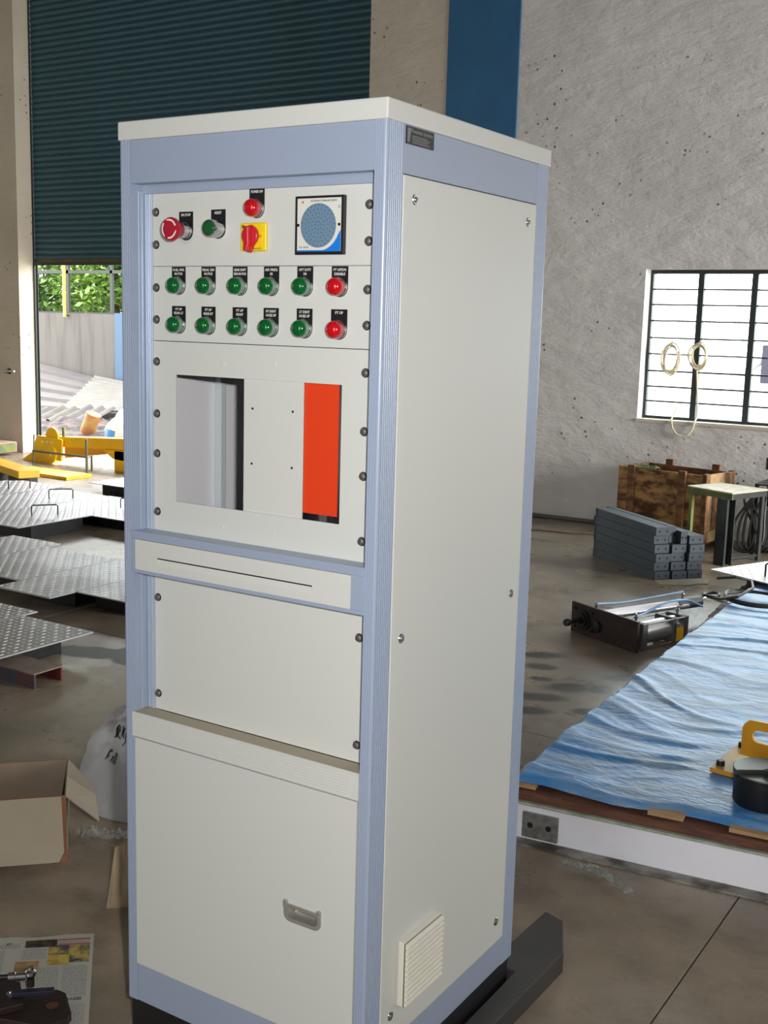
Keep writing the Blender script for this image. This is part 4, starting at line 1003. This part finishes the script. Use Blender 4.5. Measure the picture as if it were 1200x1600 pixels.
# ================================================================== RIGHT BACKGROUND
def crate():
    M = frame2(-1.277, 5.985, math.radians(-12)); L, Wd, H = .665, .385, .505; z0 = .045
    R = thing('wooden_crate', (-1.58, 6.25, 0), 'open weathered wooden crate with upright battens against the white wall', 'crate')
    def bx(n, m, *a, **k): return MB().box(*a, M=M).build(n, m, R, **k)
    bx('front_board', CRATEM, -L, -.012, .000, .014, z0, H-.005)
    for a in (-L+.085, -.185): bx('batten', CRATEW, a, a+.055, -.022, -.0005, z0, H+.012, bevel=.003)
    bx('corner_post', CRATEW, -.012, .018, -.004, .045, z0, H+.005, bevel=.002); bx('corner_post', CRATEW, -.012, .018, Wd-.045, Wd, z0, H+.005, bevel=.002)
    bx('end_board', WOODL, .000, .020, .045, Wd-.045, H-.095, H, bevel=.002)
    bx('end_board', WOODL, .000, .020, .045, Wd-.045, z0, z0+.075, bevel=.002)
    for k in range(4): bx('end_slat', CRATEW if k % 2 else WOODL, -.010, .004, .048+k*.074, .116+k*.074, z0+.076, H-.096, bevel=.002)
    bx('far_board', CRATEW, -L, -.012, Wd-.014, Wd, z0, z0+.22); bx('far_board', CRATEW, -L, -.012, Wd-.014, Wd, z0+.225, H-.01)
    for a in (-L+.14, -.16): bx('batten', CRATEW, a, a+.055, Wd, Wd+.018, z0, H+.03)
    bx('side_board', CRATEW, -L, -L+.014, .0145, Wd-.0145, z0, z0+.22); bx('side_board', CRATEW, -L, -L+.014, .0145, Wd-.0145, z0+.225, H-.01)
    bx('crate_bottom', CRATEW, -L+.015, -.013, .0145, Wd-.0145, z0, z0+.015)
    for a in (-L+.05, -.14): bx('skid', CRATEW, a, a+.07, 0, Wd, 0, z0-.0005)
    # green cloth over the rim
    def fn(U, V):
        x = -L+.15+.15*U; t = V
        y = -.004+.06*t; z = H+.002+.022*math.sin(PI*t)*(.6+.5*noise.noise((U*4, V*3, 1)))+.006*noise.noise((U*9, V*9, 0))
        return tuple(M @ Vector((x, y-.01, z)))
    c = MB().grid(fn, 16, 10, thick=.006).build('green_rag', mat('olive_green_cloth', (112, 122, 88), .9, rgb2=(84, 94, 66), scale=14), smooth=True)
    tag(c, 'olive green rag draped over the rim of the wooden crate', 'rag')
crate()

def small_table():
    R = thing('steel_table', (-1.07, 5.78, 0), 'low steel table with beige top and green-yellow painted frame', 'table')
    z = .464; q = [(-1.30, 5.703), (-.963, 5.546), (-.830, 5.905), (-1.169, 6.005)]
    MB().prism(q, z-.008, z, 'z').build('table_top', TABTOP, R, bevel=.001)
    c = Vector((-1.065, 5.79, 0)); q2 = [(c.x+(a-c.x)*.95, c.y+(b-c.y)*.95) for a, b in q]
    for i in range(4):
        a, b = Vector((*q2[i], 0)), Vector((*q2[(i+1) % 4], 0)); d = (b-a).normalized(); n = Vector((-d.y, d.x, 0))
        v = [a, b, b+n*.006, a+n*.006]
        MB().prism([(p.x, p.y) for p in v], z-.045, z-.0085, 'z').build('apron_rail', YELOL if i in (0, 3) else OLIVE, R)
    def leg(x, y, r, m, n='table_leg'):
        M = frame2(x, y, math.radians(-24))
        b = MB(); b.box(-r, r, -r, -r+.006, 0, z-.046, M=M); b.box(-r, r, r-.006, r, 0, z-.046, M=M); b.box(-.003, .003, -r+.006, r-.006, 0, z-.046, M=M)
        b.build(n, m, R)
    leg(-1.010, 5.600, .040, OLIVE)
    for (x, y) in ((-1.268, 5.716), (-.868, 5.885), (-1.155, 5.970)):
        MB().box(-.012, .012, -.012, .012, 0, z-.046, M=frame2(x, y, math.radians(-24))).build('table_leg', YELOL if x < -1.2 else OLIVE, R)
    MB().cyl((-.985, 5.62, .035), (-.875, 5.87, .035), .010, 8).build('foot_rail', OLIVE, R)
small_table()

def steel_stack():
    a = math.radians(180-39.5)   # long axis
    O = Vector((-1.195, 4.868, 0)); Ld = Vector((-.778, .628, 0)); Sd = Vector((.628, .778, 0)).normalized()
    M = Matrix.Identity(4); M.col[0][:3] = Sd; M.col[1][:3] = Ld; M.col[3][:3] = O
    rnd = random.Random(11)
    cols = {0: [0, .052, .104, .156, .208, .260], 1: [0, .052, .104, .156], 2: [0, .052, .104, .156, .208]}
    names = {0: 'left', 1: 'middle', 2: 'right'}; order = ['lowest', 'second', 'third', 'fourth', 'fifth', 'topmost']
    proto = None
    def beam(s0, z0, w, h, l0, l1, label, hang=0):
        R = thing('steel_channel', tuple(O+Sd*(s0+w/2)+Ld*(l0+l1)/2+Vector((0, 0, z0))), label, 'steel channel', 'blue-grey steel channels stacked on the floor')
        e = .004
        b = MB(); b.box(s0+e, s0+w-e, l0+e, l1-e, z0+h-.006, z0+h-.001, M=M).build('web', STACKM, R)
        MB().box(s0+e, s0+e+.005, l0+e, l1-e, z0+.001, z0+h-.006, M=M).build('flange', STACKM, R); MB().box(s0+w-e-.005, s0+w-e, l0+e, l1-e, z0+.001, z0+h-.006, M=M).build('flange', STACKM, R)
        ep = MB().box(s0+.001, s0+w-.001, l0-.004, l0+.004, z0+.001, z0+h-.001, M=M).build('end_plate', STACKM, R, bevel=.001)
        for q in (.25, .75):
            MB().lathe([(.007, 0), (.007, .0006)], tuple(M @ Vector((s0+w*q, l0-.004, z0+h/2))), tuple(-Ld), 10).build('bolt_hole', HOLE, ep)
        MB().box(s0+.001, s0+w-.001, l1-.004, l1+.003, z0+.001, z0+h-.001, M=M).build('end_plate', STACKM, R)
    for c, zs in cols.items():
        for i, z0 in enumerate(zs):
            nm = 'topmost' if i == len(zs)-1 else order[i]
            off = .035 if (c == 0 and i in (3,)) else 0
            beam(.004+c*.108, z0, .100, .0515, rnd.uniform(-.012, .02)+(.03 if c == 0 and i > 2 else 0), .74+rnd.uniform(-.02, .02), f'{nm} blue-grey channel of the {names[c]} column in the stack')
    # two on edge over the middle column
    beam(.118, .208, .050, .100, .06, .80, 'blue-grey channel standing on edge on the middle column, nearer the left column')
    beam(.170, .208, .046, .075, .015, .70, 'blue-grey channel standing on edge on the middle column, nearer the right column')
    q = [(-1.17, 4.845), (-1.06, 4.80), (-.93, 4.93), (-.90, 5.06), (-.975, 5.10), (-1.0, 5.03), (-1.15, 4.86)]
    tag(MB().prism([(-1.185, 4.850), (-1.130, 4.775), (-1.05, 4.80), (-.985, 4.86), (-.955, 4.93), (-.905, 4.965), (-.925, 5.05), (-.98, 5.085)], .0, .006, 'z').build('cardboard_sheet', CARDL), 'torn cardboard sheet on the floor at the foot of the channel stack', 'cardboard')
steel_stack()

def cylinders():
    A = Vector((-1.133, 3.520, 0)); B = Vector((-.730, 3.328, 0)); d = (B-A).normalized(); n = Vector((-d.y, d.x, 0)); n = n if n.y > 0 else -n
    M = Matrix.Identity(4); M.col[0][:3] = d; M.col[1][:3] = n; M.col[3][:3] = A
    W = (B-A).length
    R = thing('pneumatic_cylinder_unit', (-.85, 3.6, 0), 'pair of pneumatic cylinders on a black mounting plate lying on the floor', 'pneumatic unit')
    MB().box(0, W, 0, .014, 0, .147, M=M).build('mounting_plate', RUSTM, R, bevel=.002)
    def P(x, y, z): return M @ Vector((x, y, z))
    nd = -n
    MB().lathe([(.050, 0), (.050, .010), (.036, .010), (.036, .020), (.016, .020), (.016, .034)], P(.085, 0, .072), nd, 28).build('flange_disc', DARKIRON, R, smooth=True)
    MB().lathe([(.028, 0), (.028, .014), (.020, .016)], P(.185, 0, .062), nd, 20).build('small_boss', DARKIRON, R, smooth=True)
    MB().cyl(P(.085, -.034, .072), P(.085, -.085, .072), .009, 10).build('shaft', BLACKP, R)
    MB().lathe([(.010, 0), (.018, .006), (.018, .024), (.012, .030)], P(.085, -.085, .072), nd, 14).build('knob', BLACKP, R, smooth=True)
    for (x, z) in ((.028, .030), (.145, .030), (.145, .118), (.028, .118)): MB().lathe([(.008, 0), (.008, .008)], P(x, 0, z), nd, 6).build('bolt_head', BLACKP, R)
    # near cylinder
    a = P(W-.07, .014, .066); b = a+Vector((.20, .555, 0)).normalized()*.53
    dr = (b-a).normalized(); side = Vector((dr.y, -dr.x, 0))
    def cap(p, L, s, nm='end_cap', m=GREYC):
        Mx = Matrix.Identity(4); Mx.col[0][:3] = side; Mx.col[1][:3] = dr; Mx.col[2][:3] = (0, 0, 1); Mx.col[3][:3] = p
        return MB().box(-s, s, 0, L, -s, s, M=Mx).build(nm, m, R, bevel=.003)
    MB().cyl(a, a+dr*.03, .024, 14).build('rod_boss', GREYC, R)
    cap(a+dr*.03, .035, .060); MB().cyl(a+dr*.065, a+dr*.33, .052, 28).build('barrel', ALU, R, smooth=True); cap(a+dr*.25, .022, .0585, 'clamp_band'); cap(a+dr*.33, .03, .058)
    for sx in (-1, 1):
        for sz in (-1, 1): MB().cyl(a+dr*.065+side*.053*sx+Vector((0, 0, .053*sz)), a+dr*.33+side*.053*sx+Vector((0, 0, .053*sz)), .004, 6).build('tie_rod', STEEL, R)
    MB().box(.0587, .0600, .272, .322, -.052, .012, M=Matrix(((side.x, dr.x, 0, a.x), (side.y, dr.y, 0, a.y), (0, 0, 1, a.z), (0, 0, 0, 1)))).build('yellow_tag', YELM, R)
    # far cylinder
    p = P(.125, .014, .095); q = Vector((-.70, 4.13, .095)); d2 = (q-p).normalized()
    MB().cyl(p, p+d2*.06, .030, 20).build('end_cap', GREYC, R); MB().cyl(p+d2*.06, p+d2*.56, .024, 20).build('barrel', WHITEST, R, smooth=True); MB().cyl(p+d2*.56, q, .029, 20).build('end_cap', GREYC, R)
    sd2 = Vector((d2.y, -d2.x, 0)); MB().cyl(p+d2*.05+sd2*.045, p+d2*.60+sd2*.045, .008, 8).build('guide_rod', STEEL, R)
    for pt, h in ((a+dr*.048, .06), (p+d2*.03, .03), (p+d2*.60, .03), (a+dr*.345, .058)):
        MB().lathe([(.007, 0), (.007, .014), (.012, .015), (.012, .022), (.005, .024), (.005, .036)], pt+Vector((0, 0, h)), (0, 0, 1), 10).build('air_port', STEEL, R, smooth=True)
    def hose(pts, r, m, nm, n=8): 
        P3 = [Vector(x) for x in pts]; out = []
        for i in range(len(P3)-1):
            p0 = P3[max(i-1, 0)]; p1 = P3[i]; p2 = P3[i+1]; p3 = P3[min(i+2, len(P3)-1)]
            for k in range(8):
                t = k/8; out.append(.5*((2*p1)+(-p0+p2)*t+(2*p0-5*p1+4*p2-p3)*t*t+(-p0+3*p1-3*p2+p3)*t**3))
        out.append(P3[-1]); return MB().tube(out, r, n).build(nm, m, R, smooth=True)
    u = Vector((0, 0, 1))
    hose([p+d2*.03+u*.060, p+d2*.2+u*.05, p+d2*.4+u*.055, p+d2*.60+u*.062], .006, HOSEB, 'blue_hose')
    hose([a+dr*.048+u*.085, a+dr*.15+u*.10, a+dr*.30+side*-.02+u*.115, a+dr*.45+side*-.03+u*.10, a+dr*.56+side*-.02+u*.06], .006, HOSEB, 'blue_hose')
    hose([q, q+d2*.06+u*.02, Vector((-.60, 4.15, .11)), Vector((-.52, 4.05, .13)), Vector((-.50, 3.95, .15))], .010, STEEL, 'braided_hose')
    # coil of black cable on the tarp edge
    T = thing('cable_coil', (-.42, 3.95, .18), 'loose coil of black rubber cable resting on the far edge of the tarp', 'cable')
    pts = []
    for k in range(0, 61):
        t = k/60*2*PI*2.1; rx = .155+.012*math.sin(t*1.7); ry = .125+.015*math.cos(t*1.3)
        pts.append((-.365+rx*math.cos(t)+.1*0, 3.93+ry*math.sin(t), .196+.006*math.sin(t*.9)+.004*k/60))
    MB().tube(pts, .0075, 8).build('cable_loop', HOSEK, T, smooth=True)
    pts = [(-.56, 3.84, .19), (-.50, 3.80, .20), (-.43, 3.83, .215), (-.40, 3.98, .235), (-.45, 4.14, .235), (-.55, 4.22, .225), (-.64, 4.20, .21)]
    MB().tube(pts, .0065, 8).build('cable_loop', HOSEK, T, smooth=True)
    pts = [(-.57+.035*math.cos(t*.6), 3.88+.05*math.sin(t*.6), .195+.003*math.sin(t)) for t in range(0, 12)]
    MB().tube(pts, .007, 8).build('cable_knot', HOSEK, T, smooth=True)
cylinders()

MBx = Matrix.Translation((-.60, 4.82, 0))
checker_plate(-.98, .2, 4.25, 5.35, .199, 'checker plate with wire handle lying beyond the tarp, by the channel stack', rot=0, handle=None, grp=None)
CP = [o for o in bpy.data.objects if o.name.startswith('checker_plate') and o.parent is None][-1]
CP.rotation_euler.z = math.radians(-24); CP.location = (.015, 4.72, .193)
WM[CP.name] = CP.matrix_basis.copy()
def plate_handle():
    MB().tube([(-.465, 4.46, .199), (-.465, 4.46, .262), (-.455, 4.463, .270), (-.32, 4.49, .270), (-.312, 4.49, .262), (-.312, 4.49, .199)], .0055, 8).build('lift_handle', DARKIRON, CP)
plate_handle()
tag(MB().box(-.55, .5, 4.60, 5.1, .1535, .1925, M=Matrix.Translation((0, 4.8, 0)) @ Matrix.Rotation(math.radians(6), 4, 'Z') @ Matrix.Translation((.12, -4.8, 0))).build('wood_bearer', WOODB), 'dark wooden bearer under the checker plate beyond the tarp', 'wood block')

def welding_set():
    R = thing('welding_set', (-.72, 6.25, 0), 'dark welding set with red top and hanging black leads at the right edge', 'welding machine')
    x0, x1, y0, y1 = -.955, -.45, 6.08, 6.40
    for (x, y) in ((x0, y0), (x1, y0), (x0, y1), (x1, y1)): MB().box(x-.012, x+.012, y-.012, y+.012, .03, .46).build('frame_post', DARKIRON, R)
    MB().box(x0+.03, x1, y0+.02, y1-.02, .06, .30).build('machine_body', mat('dull_grey_green_casing', (78, 84, 80), .6, rgb2=(110, 110, 108), scale=6), R, bevel=.004)
    MB().box(x0-.012, x1+.012, y0-.012, y1+.012, .460, .470).build('top_tray', DARKIRON, R)
    for (x, y) in ((x0, y0), (x1, y0), (x0, y1), (x1, y1)): MB().lathe([(.028, -.012), (.028, .012)], (x, y, .028), (1, 0, 0), 16).build('caster', BLACKP, R)
    MB().lathe([(.055, 0), (.075, .03), (.075, .10), (.045, .13), (.02, .135)], (-.84, 6.2, .4705), (0, 0, 1), 24).build('red_motor', REDMC, R, smooth=True)
    MB().lathe([(.030, 0), (.03, .08)], (-.90, 6.16, .56), (0, 0, 1), 16).build('regulator', BLACKP, R)
    MB().tube([(-.90, 6.16, .64), (-.89, 6.16, .67), (-.82, 6.18, .68), (-.74, 6.2, .66), (-.70, 6.2, .60)], .012, 8).build('pipe', STEEL, R)
    rnd = random.Random(5)
    for k in range(7):
        s = rnd.uniform(-.03, .03); x = -1.0+.03*k
        pts = [(-.94+s, 6.09, .44), (-.99+s, 6.03, .36), (x-.07+s, 6.0, .20+s), (x-.05, 5.98+.01*k, .06), (x+.03, 5.98, .03+.004*k), (x+.07, 6.0, .12), (x+.06, 6.03, .28), (-.90+s, 6.06, .42)]
        out = []
        P3 = [Vector(q) for q in pts]
        for i in range(len(P3)-1):
            a, b, c, d = P3[max(i-1, 0)], P3[i], P3[i+1], P3[min(i+2, len(P3)-1)]
            for j in range(6):
                t = j/6; out.append(.5*((2*b)+(-a+c)*t+(2*a-5*b+4*c-d)*t*t+(-a+3*b-3*c+d)*t**3))
        MB().tube(out, .008, 6).build('welding_lead', HOSEK, R, smooth=True)
welding_set()

def wall_bits():
    tag(MB().cyl((-2.86, 6.46, .014), (-2.10, 6.485, .014), .014, 12).build('floor_pipe', mat('dull_grey_pipe', (92, 90, 86), .5)), 'grey pipe lying on the floor along the foot of the white wall', 'pipe')
    tag(MB().tube([(-2.62, 5.84, .005), (-2.4, 5.93, .005), (-2.2, 5.95, .005), (-2.0, 6.05, .005), (-1.92, 6.07, .005)], .0045, 6).build('thin_cord', mat('brown_cord', (88, 60, 42), .8)), 'thin brown cord trailing on the floor before the white wall', 'cord')
    def coil(cx, cz, rx, rz, seed, label, y=6.612):
        rnd = random.Random(seed); pts = []
        N = 5
        for k in range(N*40+1):
            t = 2*PI*k/40; w = k/40
            f = 1+.10*math.sin(w*2.3+seed)+.05*math.sin(w*5.1)
            pts.append((cx+rx*f*math.cos(t)+.012*math.sin(w*3.1), y-.012+.012*math.sin(w*1.9+t*.5)*.5, cz+rz*(1+.05*math.sin(w*2.9))*math.sin(t)-.006*w))
        R = thing('cable_coil', (cx, y, cz-rz), label, 'cable'); MB().tube(pts, .0058, 6).build('cable_loops', CABLEC, R, smooth=True)
        MB().box(cx-.004, cx+.004, y-.006, y+.012, cz+rz*.86, cz+rz*1.12).build('hanging_hook', DKGREEN, R)
        MB().tube([(cx-.02, y-.022, cz-rz*1.02), (cx+.02, y-.020, cz-rz*.95), (cx+.05, y-.018, cz-rz*.80)], .004, 6).build('tie', CABLEC, R)
        return R
    coil(-1.772, 1.258, .058, .098, 1, 'left oval coil of cream cable hanging on the window')
    R = coil(-1.571, 1.285, .056, .080, 4, 'right coil of cream cable on the window with its end hanging below the sill')
    pts = [Vector(q) for q in ((-1.575, 6.60, 1.20), (-1.562, 6.60, 1.05), (-1.545, 6.59, .90), (-1.535, 6.55, .835), (-1.531, 6.502, .815), (-1.540, 6.497, .76), (-1.570, 6.495, .715), (-1.610, 6.495, .700), (-1.655, 6.495, .715), (-1.690, 6.497, .76), (-1.703, 6.502, .815), (-1.703, 6.55, .845), (-1.702, 6.60, .90))]
    MB().tube(pts, .0060, 8).build('hanging_end', CABLEC, R, smooth=True)
wall_bits()

# ================================================================== OUTSIDE
def outside():
    struct(MB().box(-24, 9, 6.755, 44, -.16, -.004).build('ground', GROUND))
    cw = struct(MB().box(-24, -11.80, 11, 11.18, -.004, 1.455).build('wall_compound', COMPW))
    struct(MB().box(-11.80, -11.45, 10.95, 11.2, -.004, 1.47).build('trim_3', mat('faded_blue_pier', (54, 78, 102), .7)))['label'] = 'faded blue pier of the compound wall'
    struct(MB().box(-11.45, -8.0, 11, 11.18, -.004, 1.455).build('wall_compound', COMPW))
    FB = mat('black_fence_paint', (16, 18, 18), .6)
    F = thing('yard_fence', (-13, 11.09, 1.455), 'dark metal frame fence on top of the compound wall', 'fence')
    for k in range(11): MB().box(-17.66+.945*k-.026, -17.66+.945*k+.026, 11.07, 11.11, 1.457, 2.35).build('fence_post', FB, F)
    MB().box(-18, -8.2, 11.07, 11.11, 2.060, 2.108).build('fence_rail', FB, F); MB().box(-18, -8.2, 11.06, 11.12, 1.456, 1.478).build('fence_rail', FB, F)
    MB().box(-18, -8.2, 11.075, 11.105, 2.35, 2.38).build('fence_rail', FB, F)
    P = thing('yellow_pipe', (-12.85, 10.9, 0), 'yellow painted pipe rising before the fence', 'pipe')
    MB().cyl((-12.852, 10.93, 1.40), (-12.852, 10.93, 2.45), .024, 14).build('pipe_run', mat('pipe_yellow', (222, 176, 60), .5), P, smooth=True); MB().box(-12.87, -12.835, 10.95, 10.999, 1.41, 1.43).build('pipe_bracket', DKGREEN, P)
    # leaning corrugated sheets
    def sheet(name, TL, TR, BL, BR, n, amp, prof, m, label):
        TL, TR, BL, BR = map(Vector, (TL, TR, BL, BR)); nrm = (TR-TL).cross(BL-TL).normalized()
        if nrm.z < 0: nrm = -nrm
        def fn(U, V):
            p = TL.lerp(TR, U).lerp(BL.lerp(BR, U), V); t = (V*n) % 1
            if prof == 'trap': h = 0 if t < .62 else (1 if .72 < t < .90 else (t-.62)/.1 if t <= .72 else (1-t)/.1)
            else: h = .5+.5*math.cos(2*PI*V*n)
            return tuple(p+nrm*amp*h)
        o = MB().grid(fn, 8, n*10, thick=.003).build(name, m, smooth=False); return tag(o, label, 'roofing sheet')
    sheet('ribbed_sheet', (-13.9, 10.86, .74), (-12.10, 10.86, .500), (-12.7, 9.75, .075), (-11.42, 9.62, .11), 5, .045, 'trap', SHEETG, 'brown-grey ribbed roofing sheet leaning on the compound wall')
    sheet('ribbed_sheet', (-12.08, 10.80, .515), (-10.9, 10.80, .40), (-11.42, 9.55, .125), (-9.9, 9.55, .16), 11, .030, 'sine', SHEETP, 'pale corrugated roofing sheet leaning beside the brown-grey one')
    for i in range(3):
        a = .5*i
        o = MB().grid(lambda U, V: (-11.7+.42*i+1.0*U*.5+V*.5, 9.35-U*.9+.1*i, .05+.10*(1-U)+.03*math.cos(V*14)+.03*i), 6, 20, thick=.004).build('bent_sheet', SHEETG if i != 1 else SHEETP)
        tag(o, ['bent grey metal strip leftmost in the scrap heap', 'bent pale metal strip in the middle of the scrap heap', 'bent grey metal strip rightmost in the scrap heap'][i], 'metal scrap')
    def heap(U, V):
        x = -12.0+3.6*U; y = 7.9+1.7*V; h = math.sin(PI*U)**.5*math.sin(PI*V)**.6
        return (x, y, .002+.16*h*(.5+.9*abs(noise.noise((x*3, y*3, 0))))+.03*h*noise.noise((x*11, y*11, 2)))
    tag(MB().grid(heap, 60, 34, thick=.001).build('scrap_heap', RAG), 'low heap of dusty scrap and sacking outside in the yard', 'scrap heap', kind='stuff')
    R = thing('paint_tin', (-9.25, 8.05, 0), 'orange and yellow dented tin tilted on the scrap heap', 'tin')
    d = Vector((.42, .1, 1)).normalized(); b = Vector((-9.31, 8.05, .055))
    MB().lathe([(.085, 0), (.088, .004), (.088, .235), (.092, .24), (.092, .252), (.084, .252)], b, d, 26).build('tin_body', CANM, R, smooth=True)
    MB().lathe([(.082, .246), (.082, .250)], b, d, 26).build('tin_lid', mat('pale_yellow_lid', (220, 200, 120), .5), R)
    # white sack with blue print
    c = Vector((-8.22, 7.62, 0))
    def sk(U, V):
        th = 2*PI*U; ph = PI/2*V; dd = Vector((math.cos(th)*math.cos(ph), math.sin(th)*math.cos(ph), math.sin(ph)))
        r = 1+.12*noise.noise(dd*2)+.05*noise.noise(dd*6)
        return (c.x+dd.x*.27*r, c.y+dd.y*.20*r, max(.001, dd.z**.7*.40*r) if dd.z > 0 else .001)
    S = thing('woven_sack', tuple(c), 'white woven sack with blue print standing outside the doorway', 'sack')
    o = MB().grid(sk, 48, 20).build('sack_body', [BAGW, BAGB], S, smooth=True)
    for p in o.data.polygons:
        w = p.center+o.location
        if w.z < .2 and noise.noise((w.x*5, w.y*5, w.z*7)) > -.12 and w.x < c.x: p.material_index = 1
    # pale post and pipe seen through the window
    R = thing('yard_lamp_post', (-1.62, 9.02, 0), 'pale post with slanting pipe and dark box seen through the window', 'post')
    PW = mat('pale_grey_post', (196, 196, 198), .6)
    MB().cyl((-1.60, 9.03, 0), (-1.60, 9.03, 1.0), .03, 12).build('post', PW, R); MB().box(-1.74, -1.46, 8.95, 9.11, 1.0, 1.34).build('junction_box', mat('dark_grey_box', (70, 66, 84), .6), R, bevel=.01)
    MB().cyl((-2.42, 9.03, .70), (-1.75, 9.03, 1.20), .032, 12).build('slanting_pipe', PW, R); MB().cyl((-2.42, 9.03, 0), (-2.42, 9.03, .70), .02, 10).build('stay', PW, R)
outside()

def trees():
    labels = ['leafy green tree behind the fence at the left of the opening', 'pale green tree behind the fence in the middle of the opening', 'green tree behind the fence beside the rolling shutter', 'tall dark green tree farther back behind the fence', 'dense tree far right behind the compound wall']
    spec = [(-16.6, 13.6, 3.9, 1.7, LEAF, 9000), (-14.2, 13.3, 3.6, 1.6, LEAF2, 9000), (-12.2, 13.5, 3.9, 1.6, LEAF, 9000), (-18.5, 16.2, 5.0, 2.5, LEAF, 9000), (-13.8, 16.6, 5.0, 2.7, LEAF2, 9000)]
    for k, (x, y, h, r, lf, n) in enumerate(spec):
        rnd = random.Random(40+k)
        R = thing('yard_tree', (x, y, 0), labels[k], 'tree', 'trees behind the compound wall')
        t = MB(); t.tube([(x, y, -.003), (x+.05, y, h*.3), (x-.06, y+.05, h*.6), (x+.05, y, h*.85)], [.11, .09, .07, .03], 8)
        t.build('trunk', BARK, R, smooth=True)
        b = MB(); cl = []
        for q in range(11):
            a = rnd.uniform(0, 2*PI); z0 = h*rnd.uniform(.25, .6); e = Vector((x+math.cos(a)*r*rnd.uniform(.5, .9), y+math.sin(a)*r*rnd.uniform(.4, .8), h*rnd.uniform(.38, .95)))
            b.tube([(x, y, z0), tuple(Vector((x, y, z0)).lerp(e, .5)+Vector((0, 0, .12))), tuple(e)], [.035, .022, .01], 5); cl.append(e)
        b.build('branches', BARK, R)['kind'] = 'stuff'
        for q in range(30): cl.append(Vector((x+rnd.gauss(0, r*.5), y+rnd.gauss(0, r*.4), h*rnd.uniform(.3, 1.0))))
        m = MB(); v = []; f = []
        for q in range(n):
            c = rnd.choice(cl)+Vector((rnd.gauss(0, .24), rnd.gauss(0, .24), rnd.gauss(0, .20)))
            s = rnd.uniform(.04, .09); ax = Vector((rnd.gauss(0, 1), rnd.gauss(0, 1), rnd.gauss(0, .5))).normalized(); nn = Vector((rnd.gauss(0, .6), rnd.gauss(0, .6), 1)); bx = ax.cross(nn).normalized()
            i = len(v); v += [tuple(c-ax*s), tuple(c+bx*s*.5), tuple(c+ax*s), tuple(c-bx*s*.5)]; f.append((i, i+1, i+2, i+3))
        m.add(v, f); m.build('foliage', lf, R)['kind'] = 'stuff'
trees()
